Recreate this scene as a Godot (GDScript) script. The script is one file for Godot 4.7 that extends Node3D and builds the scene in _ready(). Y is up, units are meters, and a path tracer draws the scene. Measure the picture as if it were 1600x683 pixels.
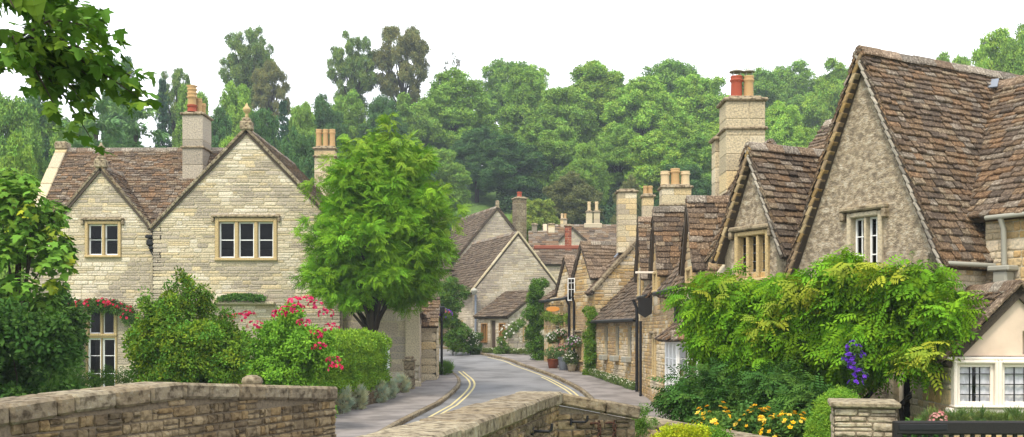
extends Node3D
# A village street seen from a stone bridge. Units are metres, y is up, the street runs away along -z.
# In the lists below a place is written (x, distance), distance being -z.

const EYE := 1.7
var rng := RandomNumberGenerator.new()
var M := {}
var taken := {}
var shapes := {}
var env: Environment


func _ready() -> void:
	rng.seed = 20240611
	# camera: lens raised (view camera shift) so that walls stay upright
	var cam := Camera3D.new()
	cam.name = "camera"
	cam.projection = Camera3D.PROJECTION_FRUSTUM
	cam.near = 0.1
	cam.far = 900.0
	cam.size = 0.1 * 683.0 / 1700.0
	cam.frustum_offset = Vector2(0.0, 0.1 * 178.5 / 1700.0)
	cam.position = Vector3(0, EYE, 0)
	add_child(cam)
	cam.current = true
	# bright overcast sky
	env = Environment.new()
	env.background_mode = Environment.BG_SKY
	var sm := ProceduralSkyMaterial.new()
	sm.sky_top_color = Color(0.90, 0.925, 0.96)
	sm.sky_horizon_color = Color(0.97, 0.975, 0.985)
	sm.ground_horizon_color = Color(0.80, 0.80, 0.80)
	sm.ground_bottom_color = Color(0.42, 0.42, 0.38)
	sm.sky_curve = 0.25
	sm.sun_angle_max = 1.0
	sm.sky_energy_multiplier = 1.0
	var sky := Sky.new()
	sky.sky_material = sm
	env.sky = sky
	env.tonemap_mode = Environment.TONE_MAPPER_LINEAR
	env.tonemap_exposure = 2.5
	env.sdfgi_enabled = true
	env.ssao_enabled = true
	env.ssil_enabled = true
	env.fog_enabled = true
	env.fog_density = 0.0005
	env.fog_light_color = Color(0.86, 0.91, 0.95)
	var we := WorldEnvironment.new()
	we.name = "environment"
	we.environment = env
	add_child(we)
	var sun := DirectionalLight3D.new()
	sun.name = "veiled_sun"
	sun.light_energy = 0.5
	sun.light_color = Color(1.0, 0.965, 0.90)
	sun.light_angular_distance = 14.0
	sun.shadow_enabled = true
	sun.rotation_degrees = Vector3(-56, -28, 0)
	add_child(sun)
	make_materials()
	make_pieces()
	build_ground()
	build_bridge()
	build_left_house()
	build_left_street()
	build_far_houses()
	build_right_row()
	build_gable_house()
	build_garden_front()
	build_woods()
	build_plants()
	build_small_things()


# ------------------------------------------------------------------ tools
class MB:
	var v := PackedVector3Array()
	var n := PackedVector3Array()
	var idx := PackedInt32Array()

	func quad(a: Vector3, b: Vector3, c: Vector3, d: Vector3) -> void:
		var nn := (b - a).cross(c - a)
		if nn.length_squared() < 1e-14:
			nn = (c - a).cross(d - a)
		nn = nn.normalized()
		var i := v.size()
		v.append_array([a, b, c, d])
		n.append_array([nn, nn, nn, nn])
		idx.append_array([i, i + 2, i + 1, i, i + 3, i + 2])

	func tri(a: Vector3, b: Vector3, c: Vector3) -> void:
		var nn := (b - a).cross(c - a).normalized()
		var i := v.size()
		v.append_array([a, b, c])
		n.append_array([nn, nn, nn])
		idx.append_array([i, i + 2, i + 1])

	func box(t: Transform3D, s: Vector3, bev := 0.0) -> void:
		var h := s * 0.5
		if bev <= 0.0:
			var q := []
			for k in 8:
				q.append(t * Vector3(h.x if k & 1 else -h.x, h.y if k & 2 else -h.y, h.z if k & 4 else -h.z))
			quad(q[4], q[5], q[7], q[6])
			quad(q[1], q[0], q[2], q[3])
			quad(q[5], q[1], q[3], q[7])
			quad(q[0], q[4], q[6], q[2])
			quad(q[6], q[7], q[3], q[2])
			quad(q[0], q[1], q[5], q[4])
			return
		var b := minf(bev, minf(h.x, minf(h.y, h.z)) * 0.7)
		var g := h - Vector3(b, b, b)
		for ax in 3:
			for sg in [-1.0, 1.0]:
				var u := (ax + 1) % 3
				var w := (ax + 2) % 3
				var q := []
				for c in [[-1, -1], [1, -1], [1, 1], [-1, 1]]:
					var p := Vector3()
					p[ax] = h[ax] * sg
					p[u] = g[u] * c[0]
					p[w] = g[w] * c[1]
					q.append(t * p)
				if sg > 0:
					quad(q[0], q[1], q[2], q[3])
				else:
					quad(q[3], q[2], q[1], q[0])
				# the bevel along +u of this face
				for su in [-1.0, 1.0]:
					var a := Vector3()
					var e := Vector3()
					a[ax] = h[ax] * sg
					a[u] = g[u] * su
					e[ax] = g[ax] * sg
					e[u] = h[u] * su
					var a0 := a
					var a1 := a
					var e0 := e
					var e1 := e
					a0[w] = -g[w]
					a1[w] = g[w]
					e0[w] = -g[w]
					e1[w] = g[w]
					if sg * su > 0:
						quad(t * a0, t * e0, t * e1, t * a1)
					else:
						quad(t * a1, t * e1, t * e0, t * a0)
		for k in 8:
			var s3 := Vector3(1.0 if k & 1 else -1.0, 1.0 if k & 2 else -1.0, 1.0 if k & 4 else -1.0)
			var a := t * Vector3(h.x * s3.x, g.y * s3.y, g.z * s3.z)
			var c := t * Vector3(g.x * s3.x, h.y * s3.y, g.z * s3.z)
			var d := t * Vector3(g.x * s3.x, g.y * s3.y, h.z * s3.z)
			if s3.x * s3.y * s3.z > 0:
				tri(a, c, d)
			else:
				tri(a, d, c)

	func bx(c: Vector3, s: Vector3, bev := 0.0) -> void:
		box(Transform3D(Basis(), c), s, bev)

	func bar(a: Vector3, b: Vector3, w: float, h: float, bev := 0.0) -> void:
		var dir := (b - a).normalized()
		var side := Vector3.UP.cross(dir)
		if side.length() < 0.01:
			side = Vector3.RIGHT
		side = side.normalized()
		var up := dir.cross(side)
		box(Transform3D(Basis(side, up, dir), (a + b) * 0.5), Vector3(w, h, a.distance_to(b)), bev)

	func tube(path: Array, radii: Array, sides := 7) -> void:
		var start := v.size()
		var count := path.size()
		var side := Vector3()
		for i in count:
			var p: Vector3 = path[i]
			var q0: Vector3 = path[maxi(i - 1, 0)]
			var q1: Vector3 = path[mini(i + 1, count - 1)]
			var dir := (q1 - q0).normalized()
			if i == 0:
				side = dir.cross(Vector3(0.31, 0.2, 0.93)).normalized()
			else:
				side = (side - dir * side.dot(dir)).normalized()
			var up := dir.cross(side)
			for k in sides:
				var a := TAU * k / sides
				var o := side * cos(a) + up * sin(a)
				v.append(p + o * float(radii[i]))
				n.append(o)
		for i in count - 1:
			for k in sides:
				var a := start + i * sides + k
				var b := start + i * sides + (k + 1) % sides
				idx.append_array([a, a + sides, b, b, a + sides, b + sides])
		for e in [0, count - 1]:
			var c := v.size()
			v.append(path[e])
			var p1: Vector3 = path[1] if e == 0 else path[count - 2]
			n.append(((path[e] as Vector3) - p1).normalized())
			for k in sides:
				var a: int = start + int(e) * sides + k
				var b: int = start + int(e) * sides + (k + 1) % sides
				if e == 0:
					idx.append_array([c, a, b])
				else:
					idx.append_array([c, b, a])

	func lathe(prof: Array, at: Vector3, sides := 14) -> void:
		# prof: Vector2(radius, height) from bottom to top
		var start := v.size()
		for i in prof.size():
			var p: Vector2 = prof[i]
			var p0: Vector2 = prof[maxi(i - 1, 0)]
			var p1: Vector2 = prof[mini(i + 1, prof.size() - 1)]
			var t := (p1 - p0).normalized()
			for k in sides + 1:
				var a := TAU * k / sides
				v.append(at + Vector3(cos(a) * p.x, p.y, sin(a) * p.x))
				n.append(Vector3(cos(a) * t.y, -t.x, sin(a) * t.y).normalized())
		for i in prof.size() - 1:
			for k in sides:
				var a := start + i * (sides + 1) + k
				var b := a + sides + 1
				idx.append_array([a, a + 1, b, a + 1, b + 1, b])

	func prism(pts: PackedVector2Array, t: Transform3D, z0: float, z1: float) -> void:
		# pts counter-clockwise in the panel's x, y
		var tr := Geometry2D.triangulate_polygon(pts)
		for k in tr.size() / 3:
			var a := pts[tr[k * 3]]
			var b := pts[tr[k * 3 + 1]]
			var c := pts[tr[k * 3 + 2]]
			if (b - a).cross(c - a) < 0:
				var s := b
				b = c
				c = s
			tri(t * Vector3(a.x, a.y, z1), t * Vector3(b.x, b.y, z1), t * Vector3(c.x, c.y, z1))
			tri(t * Vector3(a.x, a.y, z0), t * Vector3(c.x, c.y, z0), t * Vector3(b.x, b.y, z0))
		for k in pts.size():
			var a := pts[k]
			var b := pts[(k + 1) % pts.size()]
			quad(t * Vector3(a.x, a.y, z0), t * Vector3(b.x, b.y, z0), t * Vector3(b.x, b.y, z1), t * Vector3(a.x, a.y, z1))

	func mesh(color = null) -> ArrayMesh:
		var arr := []
		arr.resize(Mesh.ARRAY_MAX)
		arr[Mesh.ARRAY_VERTEX] = v
		arr[Mesh.ARRAY_NORMAL] = n
		arr[Mesh.ARRAY_INDEX] = idx
		if color != null:
			var cs := PackedColorArray()
			cs.resize(v.size())
			cs.fill(color)
			arr[Mesh.ARRAY_COLOR] = cs
		var m := ArrayMesh.new()
		m.add_surface_from_arrays(Mesh.PRIMITIVE_TRIANGLES, arr)
		return m


class Bld:
	var root: Node3D
	var stones := []
	var tiles := []
	var stone_mat := "stone"
	var tones := "cream"
	var most := 290
	var gap := 0.010
	var relief := 0.5


func numbered(called: String) -> String:
	if not taken.has(called):
		taken[called] = 0
		return called
	taken[called] += 1
	return "%s_%03d" % [called, taken[called]]


func tag(o: Node, label: String, category: String, group := "", kind := "") -> Node:
	if label:
		o.set_meta("label", label)
	if category:
		o.set_meta("category", category)
	if group:
		o.set_meta("group", group)
	if kind:
		o.set_meta("kind", kind)
	return o


func thing(called: String, label: String, category: String, at := Vector3.ZERO, turn := 0.0, group := "") -> Node3D:
	var o := Node3D.new()
	o.name = numbered(called)
	add_child(o)
	o.position = at
	o.rotation.y = turn
	tag(o, label, category, group)
	return o


func put(mb: MB, called: String, mat: Material, parent: Node = null, color = null) -> MeshInstance3D:
	var o := MeshInstance3D.new()
	o.mesh = mb.mesh(color)
	o.material_override = mat
	if parent == null:
		o.name = numbered(called)
		add_child(o)
	else:
		o.name = called
		parent.add_child(o, true)
	return o


func put_mesh(m: Mesh, called: String, mat: Material, parent: Node, t: Transform3D) -> MeshInstance3D:
	var o := MeshInstance3D.new()
	o.mesh = m
	o.material_override = mat
	o.name = called
	o.transform = t
	parent.add_child(o, true)
	return o


func copies(called: String, mesh: Mesh, mat: Material, parent: Node, where: Array, tint: Array) -> MultiMeshInstance3D:
	var mm := MultiMesh.new()
	mm.transform_format = MultiMesh.TRANSFORM_3D
	mm.use_colors = true
	mm.mesh = mesh
	mm.instance_count = where.size()
	for i in where.size():
		mm.set_instance_transform(i, where[i])
		mm.set_instance_color(i, tint[i])
	var o := MultiMeshInstance3D.new()
	o.multimesh = mm
	o.material_override = mat
	o.name = called
	if parent == self:
		o.name = numbered(called)
	parent.add_child(o, true)
	if parent != self:
		o.set_meta("kind", "stuff")
	return o


func rf(a: float, b: float) -> float:
	return rng.randf_range(a, b)


func tf(o: Vector3, turn := 0.0) -> Transform3D:
	return Transform3D(Basis(Vector3.UP, turn), o)


# ------------------------------------------------------------------ materials
func noise_tex(freq: float, ramp: Array, seed_at: int, size := 512, kind := FastNoiseLite.TYPE_SIMPLEX_SMOOTH, octaves := 5, normal := 0.0) -> NoiseTexture2D:
	var f := FastNoiseLite.new()
	f.noise_type = kind
	f.seed = seed_at
	f.frequency = freq
	f.fractal_octaves = octaves
	f.fractal_gain = 0.6
	if kind == FastNoiseLite.TYPE_CELLULAR:
		f.cellular_return_type = FastNoiseLite.RETURN_CELL_VALUE if octaves == 1 else FastNoiseLite.RETURN_DISTANCE
	var t := NoiseTexture2D.new()
	t.width = size
	t.height = size
	t.seamless = true
	t.noise = f
	if normal > 0.0:
		t.as_normal_map = true
		t.bump_strength = normal
	elif ramp:
		var g := Gradient.new()
		var offs := PackedFloat32Array()
		var cols := PackedColorArray()
		for r in ramp:
			offs.append(r[0])
			cols.append(r[1])
		g.offsets = offs
		g.colors = cols
		t.color_ramp = g
	return t


func grey(v: float) -> Color:
	return Color(v, v, v)


func lin(r: float, g: float, b: float) -> Color:
	return Color(r, g, b).linear_to_srgb()


func mat(called: String, color: Color, rough := 0.85, tex: Texture2D = null, scale := 0.5, height: Texture2D = null, relief := 0.0, spec := 0.35) -> StandardMaterial3D:
	var m := StandardMaterial3D.new()
	m.resource_name = called
	m.albedo_color = color
	m.roughness = rough
	m.metallic_specular = spec
	if tex:
		m.albedo_texture = tex
		m.uv1_triplanar = true
		m.uv1_world_triplanar = true
		m.uv1_scale = Vector3(scale, scale, scale)
	if height:
		m.heightmap_enabled = true
		m.heightmap_texture = height
		m.heightmap_scale = relief
	M[called] = m
	return m


func make_materials() -> void:
	var grain := noise_tex(0.028, [[0.0, grey(0.66)], [0.32, grey(0.82)], [0.5, grey(0.93)], [0.62, Color(1.0, 0.98, 0.94)], [1.0, grey(1.0)]], 3, 1024, FastNoiseLite.TYPE_SIMPLEX_SMOOTH, 6)
	var bumps := noise_tex(0.03, [], 4, 512, FastNoiseLite.TYPE_SIMPLEX_SMOOTH, 5)
	# stained, lichened stone: pale spots and dark blotches
	var weather := noise_tex(0.010, [[0.0, Color(0.36, 0.34, 0.31)], [0.30, Color(0.58, 0.54, 0.48)], [0.45, Color(0.82, 0.79, 0.74)], [0.58, Color(0.94, 0.91, 0.85)], [0.68, Color(0.90, 0.86, 0.76)], [0.76, Color(0.99, 0.99, 0.95)], [1.0, Color(1, 1, 1)]], 8, 1024, FastNoiseLite.TYPE_SIMPLEX_SMOOTH, 7)
	var slate := noise_tex(0.03, [[0.0, Color(0.40, 0.38, 0.37)], [0.34, Color(0.56, 0.54, 0.53)], [0.52, Color(0.64, 0.61, 0.58)], [0.60, Color(0.68, 0.64, 0.60)], [0.645, Color(0.80, 0.77, 0.72)], [0.675, Color(1.0, 1.0, 0.99)], [1.0, Color(1, 1, 1)]], 15, 1024, FastNoiseLite.TYPE_SIMPLEX_SMOOTH, 7)
	for s in [["stone", grain, 0.55], ["old_stone", weather, 0.7]]:
		var m := mat(s[0], Color(1, 1, 1), 0.92, s[1], s[2], bumps, 1.2, 0.25)
		m.vertex_color_use_as_albedo = true
	var tm := mat("tile", Color(1, 1, 1), 0.88, slate, 0.55, bumps, 1.0, 0.3)
	tm.vertex_color_use_as_albedo = true
	mat("mortar", lin(0.47, 0.41, 0.29), 0.95, grain, 0.8, bumps, 1.0, 0.2)
	mat("dark_mortar", lin(0.21, 0.17, 0.12), 0.95, grain, 0.8, bumps, 1.0, 0.2)
	mat("roof_bed", lin(0.085, 0.066, 0.05), 0.95, grain, 1.0)
	mat("ashlar", lin(0.50, 0.43, 0.31), 0.9, grain, 0.6, bumps, 0.8, 0.25)
	mat("dressed", lin(0.50, 0.38, 0.20), 0.9, grain, 0.8, bumps, 0.8, 0.25)
	mat("coping", lin(0.36, 0.31, 0.24), 0.93, weather, 0.6, bumps, 1.5, 0.25)
	# lichened roughcast render: coarse pebbly relief with grey and ochre patches
	var cast := noise_tex(0.014, [[0.0, Color(0.50, 0.47, 0.45)], [0.33, Color(0.66, 0.63, 0.59)], [0.46, Color(0.78, 0.74, 0.68)], [0.56, Color(0.87, 0.82, 0.73)], [0.66, Color(0.95, 0.93, 0.88)], [1.0, Color(1, 1, 1)]], 21, 1024, FastNoiseLite.TYPE_SIMPLEX_SMOOTH, 7)
	var pebbles := noise_tex(0.11, [], 22, 512, FastNoiseLite.TYPE_CELLULAR, 3)
	var rc := mat("roughcast", lin(0.45, 0.40, 0.335), 0.95, cast, 0.5, pebbles, 2.2, 0.2)
	mat("plaster", lin(0.66, 0.52, 0.40), 0.9, noise_tex(0.006, [[0.0, grey(0.86)], [0.5, grey(0.95)], [1.0, grey(1.0)]], 31), 0.3, bumps, 0.25, 0.25)
	# asphalt: broad worn patches over fine grit
	mat("asphalt", lin(0.205, 0.200, 0.200), 0.92, noise_tex(0.0045, [[0.0, grey(0.74)], [0.4, grey(0.88)], [0.6, grey(0.95)], [1.0, grey(1.0)]], 41, 1024, FastNoiseLite.TYPE_SIMPLEX_SMOOTH, 4), 0.09, null, 0.0, 0.25)
	mat("pavement", lin(0.250, 0.222, 0.206), 0.94, noise_tex(0.005, [[0.0, grey(0.70)], [0.45, grey(0.88)], [0.6, grey(0.96)], [1.0, grey(1.0)]], 43, 1024, FastNoiseLite.TYPE_SIMPLEX_SMOOTH, 4), 0.12, null, 0.0, 0.25)
	mat("line_paint", lin(0.62, 0.52, 0.25), 0.8, noise_tex(0.05, [[0.0, grey(0.55)], [0.4, grey(0.9)], [1.0, grey(1.0)]], 44), 0.9)
	mat("soil", lin(0.07, 0.055, 0.04), 0.97, grain, 0.5)
	mat("turf", lin(0.14, 0.25, 0.05), 0.97, noise_tex(0.02, [[0.0, grey(0.55)], [0.5, grey(0.85)], [1.0, grey(1.0)]], 47), 0.15)
	mat("lawn", lin(0.10, 0.19, 0.045), 0.97)
	mat("white_paint", lin(0.78, 0.78, 0.76), 0.5)
	mat("cream_paint", lin(0.74, 0.66, 0.56), 0.55)
	mat("iron", lin(0.012, 0.012, 0.014), 0.5)
	mat("grey_iron", lin(0.30, 0.29, 0.24), 0.6)
	mat("rust", lin(0.06, 0.025, 0.014), 0.85, grain, 3.0)
	mat("lead", lin(0.19, 0.21, 0.245), 0.7)
	mat("black_wood", lin(0.016, 0.014, 0.013), 0.6, grain, 1.2)
	mat("oak", lin(0.36, 0.20, 0.075), 0.7, grain, 1.5)
	mat("red_pot", lin(0.34, 0.07, 0.035), 0.7, grain, 1.5)
	mat("buff_pot", lin(0.48, 0.31, 0.145), 0.8, grain, 1.5)
	mat("pale_pot", lin(0.60, 0.46, 0.28), 0.85, grain, 1.5)
	mat("terracotta", lin(0.30, 0.09, 0.045), 0.85, grain, 2.0)
	mat("red_brick", lin(0.27, 0.085, 0.05), 0.9, grain, 1.0)
	mat("red_phone", lin(0.5, 0.02, 0.02), 0.5)
	mat("sign_orange", lin(0.58, 0.24, 0.05), 0.6)
	mat("door_wood", lin(0.075, 0.052, 0.036), 0.7)
	mat("bark", lin(0.055, 0.043, 0.032), 0.95, grain, 2.0, bumps, 2.0, 0.2)
	mat("grey_bark", lin(0.15, 0.13, 0.105), 0.95, grain, 2.0, bumps, 2.0, 0.2)
	var g := mat("glass", Color(0.012, 0.014, 0.016, 0.62), 0.03, null, 1.0, null, 0.0, 0.24)
	g.transparency = BaseMaterial3D.TRANSPARENCY_ALPHA
	var cg := mat("clear_glass", Color(0.02, 0.025, 0.03, 0.10), 0.03, null, 1.0, null, 0.0, 0.33)
	cg.transparency = BaseMaterial3D.TRANSPARENCY_ALPHA
	mat("curtain", lin(0.74, 0.74, 0.76), 0.9)
	for l in [["leaf", 0.34, Color(0.75, 1.0, 0.35)], ["far_leaf", 0.30, Color(0.75, 1.0, 0.45)], ["petal", 0.3, Color(1, 0.9, 0.9)]]:
		var m := mat(l[0], Color(1, 1, 1), 0.8, null, 1.0, null, 0.0, 0.14)
		m.vertex_color_use_as_albedo = true
		m.backlight_enabled = true
		var c: Color = l[2]
		m.backlight = Color(c.r * l[1], c.g * l[1], c.b * l[1]).linear_to_srgb()


# ------------------------------------------------------------------ shared pieces
const TONES := {
	"cream": [Color(0.408, 0.354, 0.281), Color(0.465, 0.401, 0.301), Color(0.503, 0.429, 0.301), Color(0.570, 0.468, 0.301), Color(0.541, 0.478, 0.362), Color(0.551, 0.478, 0.341), Color(0.598, 0.525, 0.392), Color(0.627, 0.563, 0.452)],
	"grey": [Color(0.360, 0.310, 0.260), Color(0.400, 0.340, 0.270), Color(0.460, 0.400, 0.322), Color(0.500, 0.420, 0.302), Color(0.520, 0.460, 0.374), Color(0.550, 0.480, 0.385)],
	"gold": [Color(0.420, 0.306, 0.187), Color(0.460, 0.316, 0.154), Color(0.500, 0.337, 0.143), Color(0.540, 0.388, 0.198), Color(0.600, 0.459, 0.264), Color(0.580, 0.479, 0.319), Color(0.620, 0.530, 0.396)],
	"bridge": [Color(0.151, 0.124, 0.090), Color(0.185, 0.147, 0.104), Color(0.230, 0.181, 0.122), Color(0.252, 0.205, 0.144), Color(0.280, 0.215, 0.133), Color(0.319, 0.236, 0.135), Color(0.358, 0.294, 0.198)],
	"slate": [Color(0.278, 0.199, 0.133), Color(0.336, 0.246, 0.164), Color(0.220, 0.163, 0.117), Color(0.304, 0.213, 0.133), Color(0.388, 0.313, 0.220), Color(0.181, 0.143, 0.110), Color(0.350, 0.228, 0.136), Color(0.265, 0.206, 0.156), Color(0.375, 0.323, 0.262)],
	"dark_slate": [Color(0.222, 0.173, 0.128), Color(0.264, 0.205, 0.152), Color(0.180, 0.140, 0.107), Color(0.312, 0.252, 0.189), Color(0.234, 0.170, 0.118)],
	"pale_slate": [Color(0.33, 0.25, 0.175), Color(0.38, 0.29, 0.21), Color(0.28, 0.205, 0.145), Color(0.42, 0.33, 0.25), Color(0.25, 0.19, 0.14)],
	"block": [Color(0.58, 0.49, 0.33), Color(0.52, 0.44, 0.30), Color(0.62, 0.54, 0.39), Color(0.47, 0.40, 0.29), Color(0.60, 0.47, 0.27)],
	"pier": [Color(0.30, 0.27, 0.23), Color(0.36, 0.32, 0.27), Color(0.42, 0.38, 0.32), Color(0.48, 0.43, 0.36)],
	"render": [Color(0.42, 0.37, 0.30), Color(0.46, 0.41, 0.33)],
	"coping": [Color(0.292, 0.255, 0.200), Color(0.254, 0.219, 0.169), Color(0.329, 0.291, 0.228), Color(0.270, 0.226, 0.166)],
	"brick": [Color(0.30, 0.085, 0.05), Color(0.35, 0.105, 0.06), Color(0.25, 0.075, 0.05)],
}


func stone_shape(k: int) -> MB:
	# a rough block, nominally 0.45 x 0.15, face towards +z, edges worn
	var r := RandomNumberGenerator.new()
	r.seed = 500 + k
	var mb := MB.new()
	var hx := 0.225
	var hy := 0.075
	var ring := []
	for c in [[-1.0, -0.55], [-0.9, -1.0], [0.0, -1.0], [0.9, -1.0], [1.0, -0.55], [1.0, 0.5], [0.9, 1.0], [0.05, 1.0], [-0.9, 1.0], [-1.0, 0.5]]:
		ring.append(Vector2(c[0] * hx * r.randf_range(0.95, 1.0), c[1] * hy * r.randf_range(0.86, 1.0)))
	var f := []
	for p in ring:
		f.append(Vector3(p.x - signf(p.x) * r.randf_range(0.010, 0.024), p.y - signf(p.y) * r.randf_range(0.010, 0.020), r.randf_range(0.024, 0.036)))
	var mid := Vector3(r.randf_range(-0.05, 0.05), r.randf_range(-0.015, 0.015), r.randf_range(0.034, 0.046))
	var count := ring.size()
	for i in count:
		var j := (i + 1) % count
		mb.quad(Vector3(ring[i].x, ring[i].y, -0.02), Vector3(ring[j].x, ring[j].y, -0.02), Vector3(ring[j].x, ring[j].y, 0.012), Vector3(ring[i].x, ring[i].y, 0.012))
		mb.quad(Vector3(ring[i].x, ring[i].y, 0.012), Vector3(ring[j].x, ring[j].y, 0.012), f[j], f[i])
		mb.tri(f[i], f[j], mid)
	return mb


func tile_shape(k: int) -> MB:
	# a split stone slate, nominally 0.30 wide, 0.34 long (y up the slope), 0.028 thick, with a ragged lower edge
	var r := RandomNumberGenerator.new()
	r.seed = 900 + k
	var mb := MB.new()
	var th := 0.046
	var xs := [-0.15, -0.06, 0.05, 0.15]
	var low := []
	for i in 4:
		low.append(r.randf_range(-0.014, 0.012) + (0.016 if (i == 0 or i == 3) else 0.0))
	for i in 3:
		var a := Vector3(xs[i], low[i], th * 0.62)
		var b := Vector3(xs[i + 1], low[i + 1], th * 0.62)
		var a2 := Vector3(xs[i], low[i] + 0.018, th)
		var b2 := Vector3(xs[i + 1], low[i + 1] + 0.018, th)
		mb.quad(Vector3(xs[i], low[i] + 0.006, 0), Vector3(xs[i + 1], low[i + 1] + 0.006, 0), b, a)
		mb.quad(a, b, b2, a2)
		mb.quad(a2, b2, Vector3(xs[i + 1], 0.34, th * 0.9), Vector3(xs[i], 0.34, th * 0.9))
	mb.quad(Vector3(-0.15, 0.34, 0), Vector3(-0.15, low[0], 0), Vector3(-0.15, low[0], th * 0.8), Vector3(-0.15, 0.34, th * 0.8))
	mb.quad(Vector3(0.15, low[3], 0), Vector3(0.15, 0.34, 0), Vector3(0.15, 0.34, th * 0.8), Vector3(0.15, low[3], th * 0.8))
	return mb


func make_pieces() -> void:
	for k in 4:
		var s := stone_shape(k)
		var t := tile_shape(k)
		shapes["stone_%d" % k] = s.mesh()
		shapes["tile_%d" % k] = t.mesh()
		for tone in TONES:
			var pal: Array = TONES[tone]
			for c in pal.size():
				if tone.contains("slate"):
					shapes["tile_%s_%d_%d" % [tone, c, k]] = t.mesh(pal[c])
				else:
					shapes["stone_%s_%d_%d" % [tone, c, k]] = s.mesh(pal[c])
	make_leaf_shapes()


func span(poly: PackedVector2Array, y: float) -> Vector2:
	var lo := INF
	var hi := -INF
	for i in poly.size():
		var a := poly[i]
		var b := poly[(i + 1) % poly.size()]
		if (a.y <= y and b.y >= y) or (b.y <= y and a.y >= y):
			if absf(a.y - b.y) < 1e-6:
				lo = minf(lo, minf(a.x, b.x))
				hi = maxf(hi, maxf(a.x, b.x))
			else:
				var x := a.x + (b.x - a.x) * (y - a.y) / (b.y - a.y)
				lo = minf(lo, x)
				hi = maxf(hi, x)
	return Vector2(lo, hi)


func without(lo: float, hi: float, holes: Array, y0: float, y1: float, margin: float) -> Array:
	var parts := [Vector2(lo, hi)]
	for hole in holes:
		var q: Rect2 = hole
		if q.position.y - margin < y1 and q.end.y + margin > y0:
			var next := []
			for p in parts:
				if q.end.x + margin <= p.x or q.position.x - margin >= p.y:
					next.append(p)
					continue
				if q.position.x - margin > p.x:
					next.append(Vector2(p.x, q.position.x - margin))
				if q.end.x + margin < p.y:
					next.append(Vector2(q.end.x + margin, p.y))
			parts = next
	return parts


# A wall panel: its own axes are x right, y up, z out of the wall, the face at z = 0. poly is convex and counter-clockwise.
func wall(h: Bld, t: Transform3D, poly: PackedVector2Array, holes := [], course := 0.16, length := 0.5, thick := 0.30, backing := "mortar", stones := true) -> MeshInstance3D:
	var mb := MB.new()
	var ys := []
	for p in poly:
		ys.append(p.y)
	for q in holes:
		ys.append(q.position.y)
		ys.append(q.end.y)
	ys.sort()
	var top: float = ys[-1]
	var bot: float = ys[0]
	for i in ys.size() - 1:
		var y0: float = ys[i]
		var y1: float = ys[i + 1]
		if y1 - y0 < 1e-4:
			continue
		var s0 := span(poly, y0 + 1e-4)
		var s1 := span(poly, y1 - 1e-4)
		var parts := without(minf(s0.x, s1.x), maxf(s0.y, s1.y), holes, y0 + 1e-3, y1 - 1e-3, 0.0)
		for k in parts.size():
			var p: Vector2 = parts[k]
			var a := s0.x if k == 0 else p.x
			var d := s1.x if k == 0 else p.x
			var b := s0.y if k == parts.size() - 1 else p.y
			var c := s1.y if k == parts.size() - 1 else p.y
			for z in [0.0, -thick]:
				var q := [t * Vector3(a, y0, z), t * Vector3(b, y0, z), t * Vector3(c, y1, z), t * Vector3(d, y1, z)]
				if z == 0.0:
					mb.quad(q[0], q[1], q[2], q[3])
				else:
					mb.quad(q[3], q[2], q[1], q[0])
	for q in holes:
		var c := [q.position, Vector2(q.end.x, q.position.y), q.end, Vector2(q.position.x, q.end.y)]
		for k in 4:
			var a: Vector2 = c[k]
			var b: Vector2 = c[(k + 1) % 4]
			mb.quad(t * Vector3(b.x, b.y, -thick), t * Vector3(b.x, b.y, 0), t * Vector3(a.x, a.y, 0), t * Vector3(a.x, a.y, -thick))
	for k in poly.size():
		var a := poly[k]
		var b := poly[(k + 1) % poly.size()]
		mb.quad(t * Vector3(a.x, a.y, -thick), t * Vector3(b.x, b.y, -thick), t * Vector3(b.x, b.y, 0), t * Vector3(a.x, a.y, 0))
	var o := put(mb, "wall", M[backing], h.root)
	if not stones:
		return o
	var y := bot
	while y < top - course * 0.4:
		var hc := minf(course * rf(0.66, 1.55), top - y)
		var s0 := span(poly, y + 0.005)
		var s1 := span(poly, minf(y + hc, top) - 0.005)
		var lo := maxf(s0.x, s1.x)
		var hi := minf(s0.y, s1.y)
		if hi - lo > 0.1:
			for p in without(lo, hi, holes, y, y + hc, 0.0):
				var x: float = p.x
				while x < p.y - 0.02:
					var w := length * rf(0.3, 1.1) * rf(0.7, 1.9)
					if p.y - x - w < length * 0.4:
						w = p.y - x
					w = minf(w, p.y - x)
					# now and then two thin stones in place of one
					var lifts := [[y, hc]]
					if hc > course * 0.95 and rng.randf() < 0.34:
						var cut := hc * rf(0.35, 0.62)
						lifts = [[y, cut], [y + cut, hc - cut]]
					for lift in lifts:
						var sc := Vector3((w - h.gap) / 0.45, (lift[1] - h.gap) / 0.15, rf(0.4, 1.3) * h.relief)
						var b := Basis(Vector3(0, 0, 1), rf(-0.016, 0.016)).scaled_local(sc)
						if rng.randf() < 0.5:
							b = b * Basis(Vector3(0, 0, 1), PI)
						h.stones.append([o, t * Transform3D(b, Vector3(x + w * 0.5, lift[0] + lift[1] * 0.5, 0.001)), w, h.tones])
					x += w
		y += hc
	return o


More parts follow.
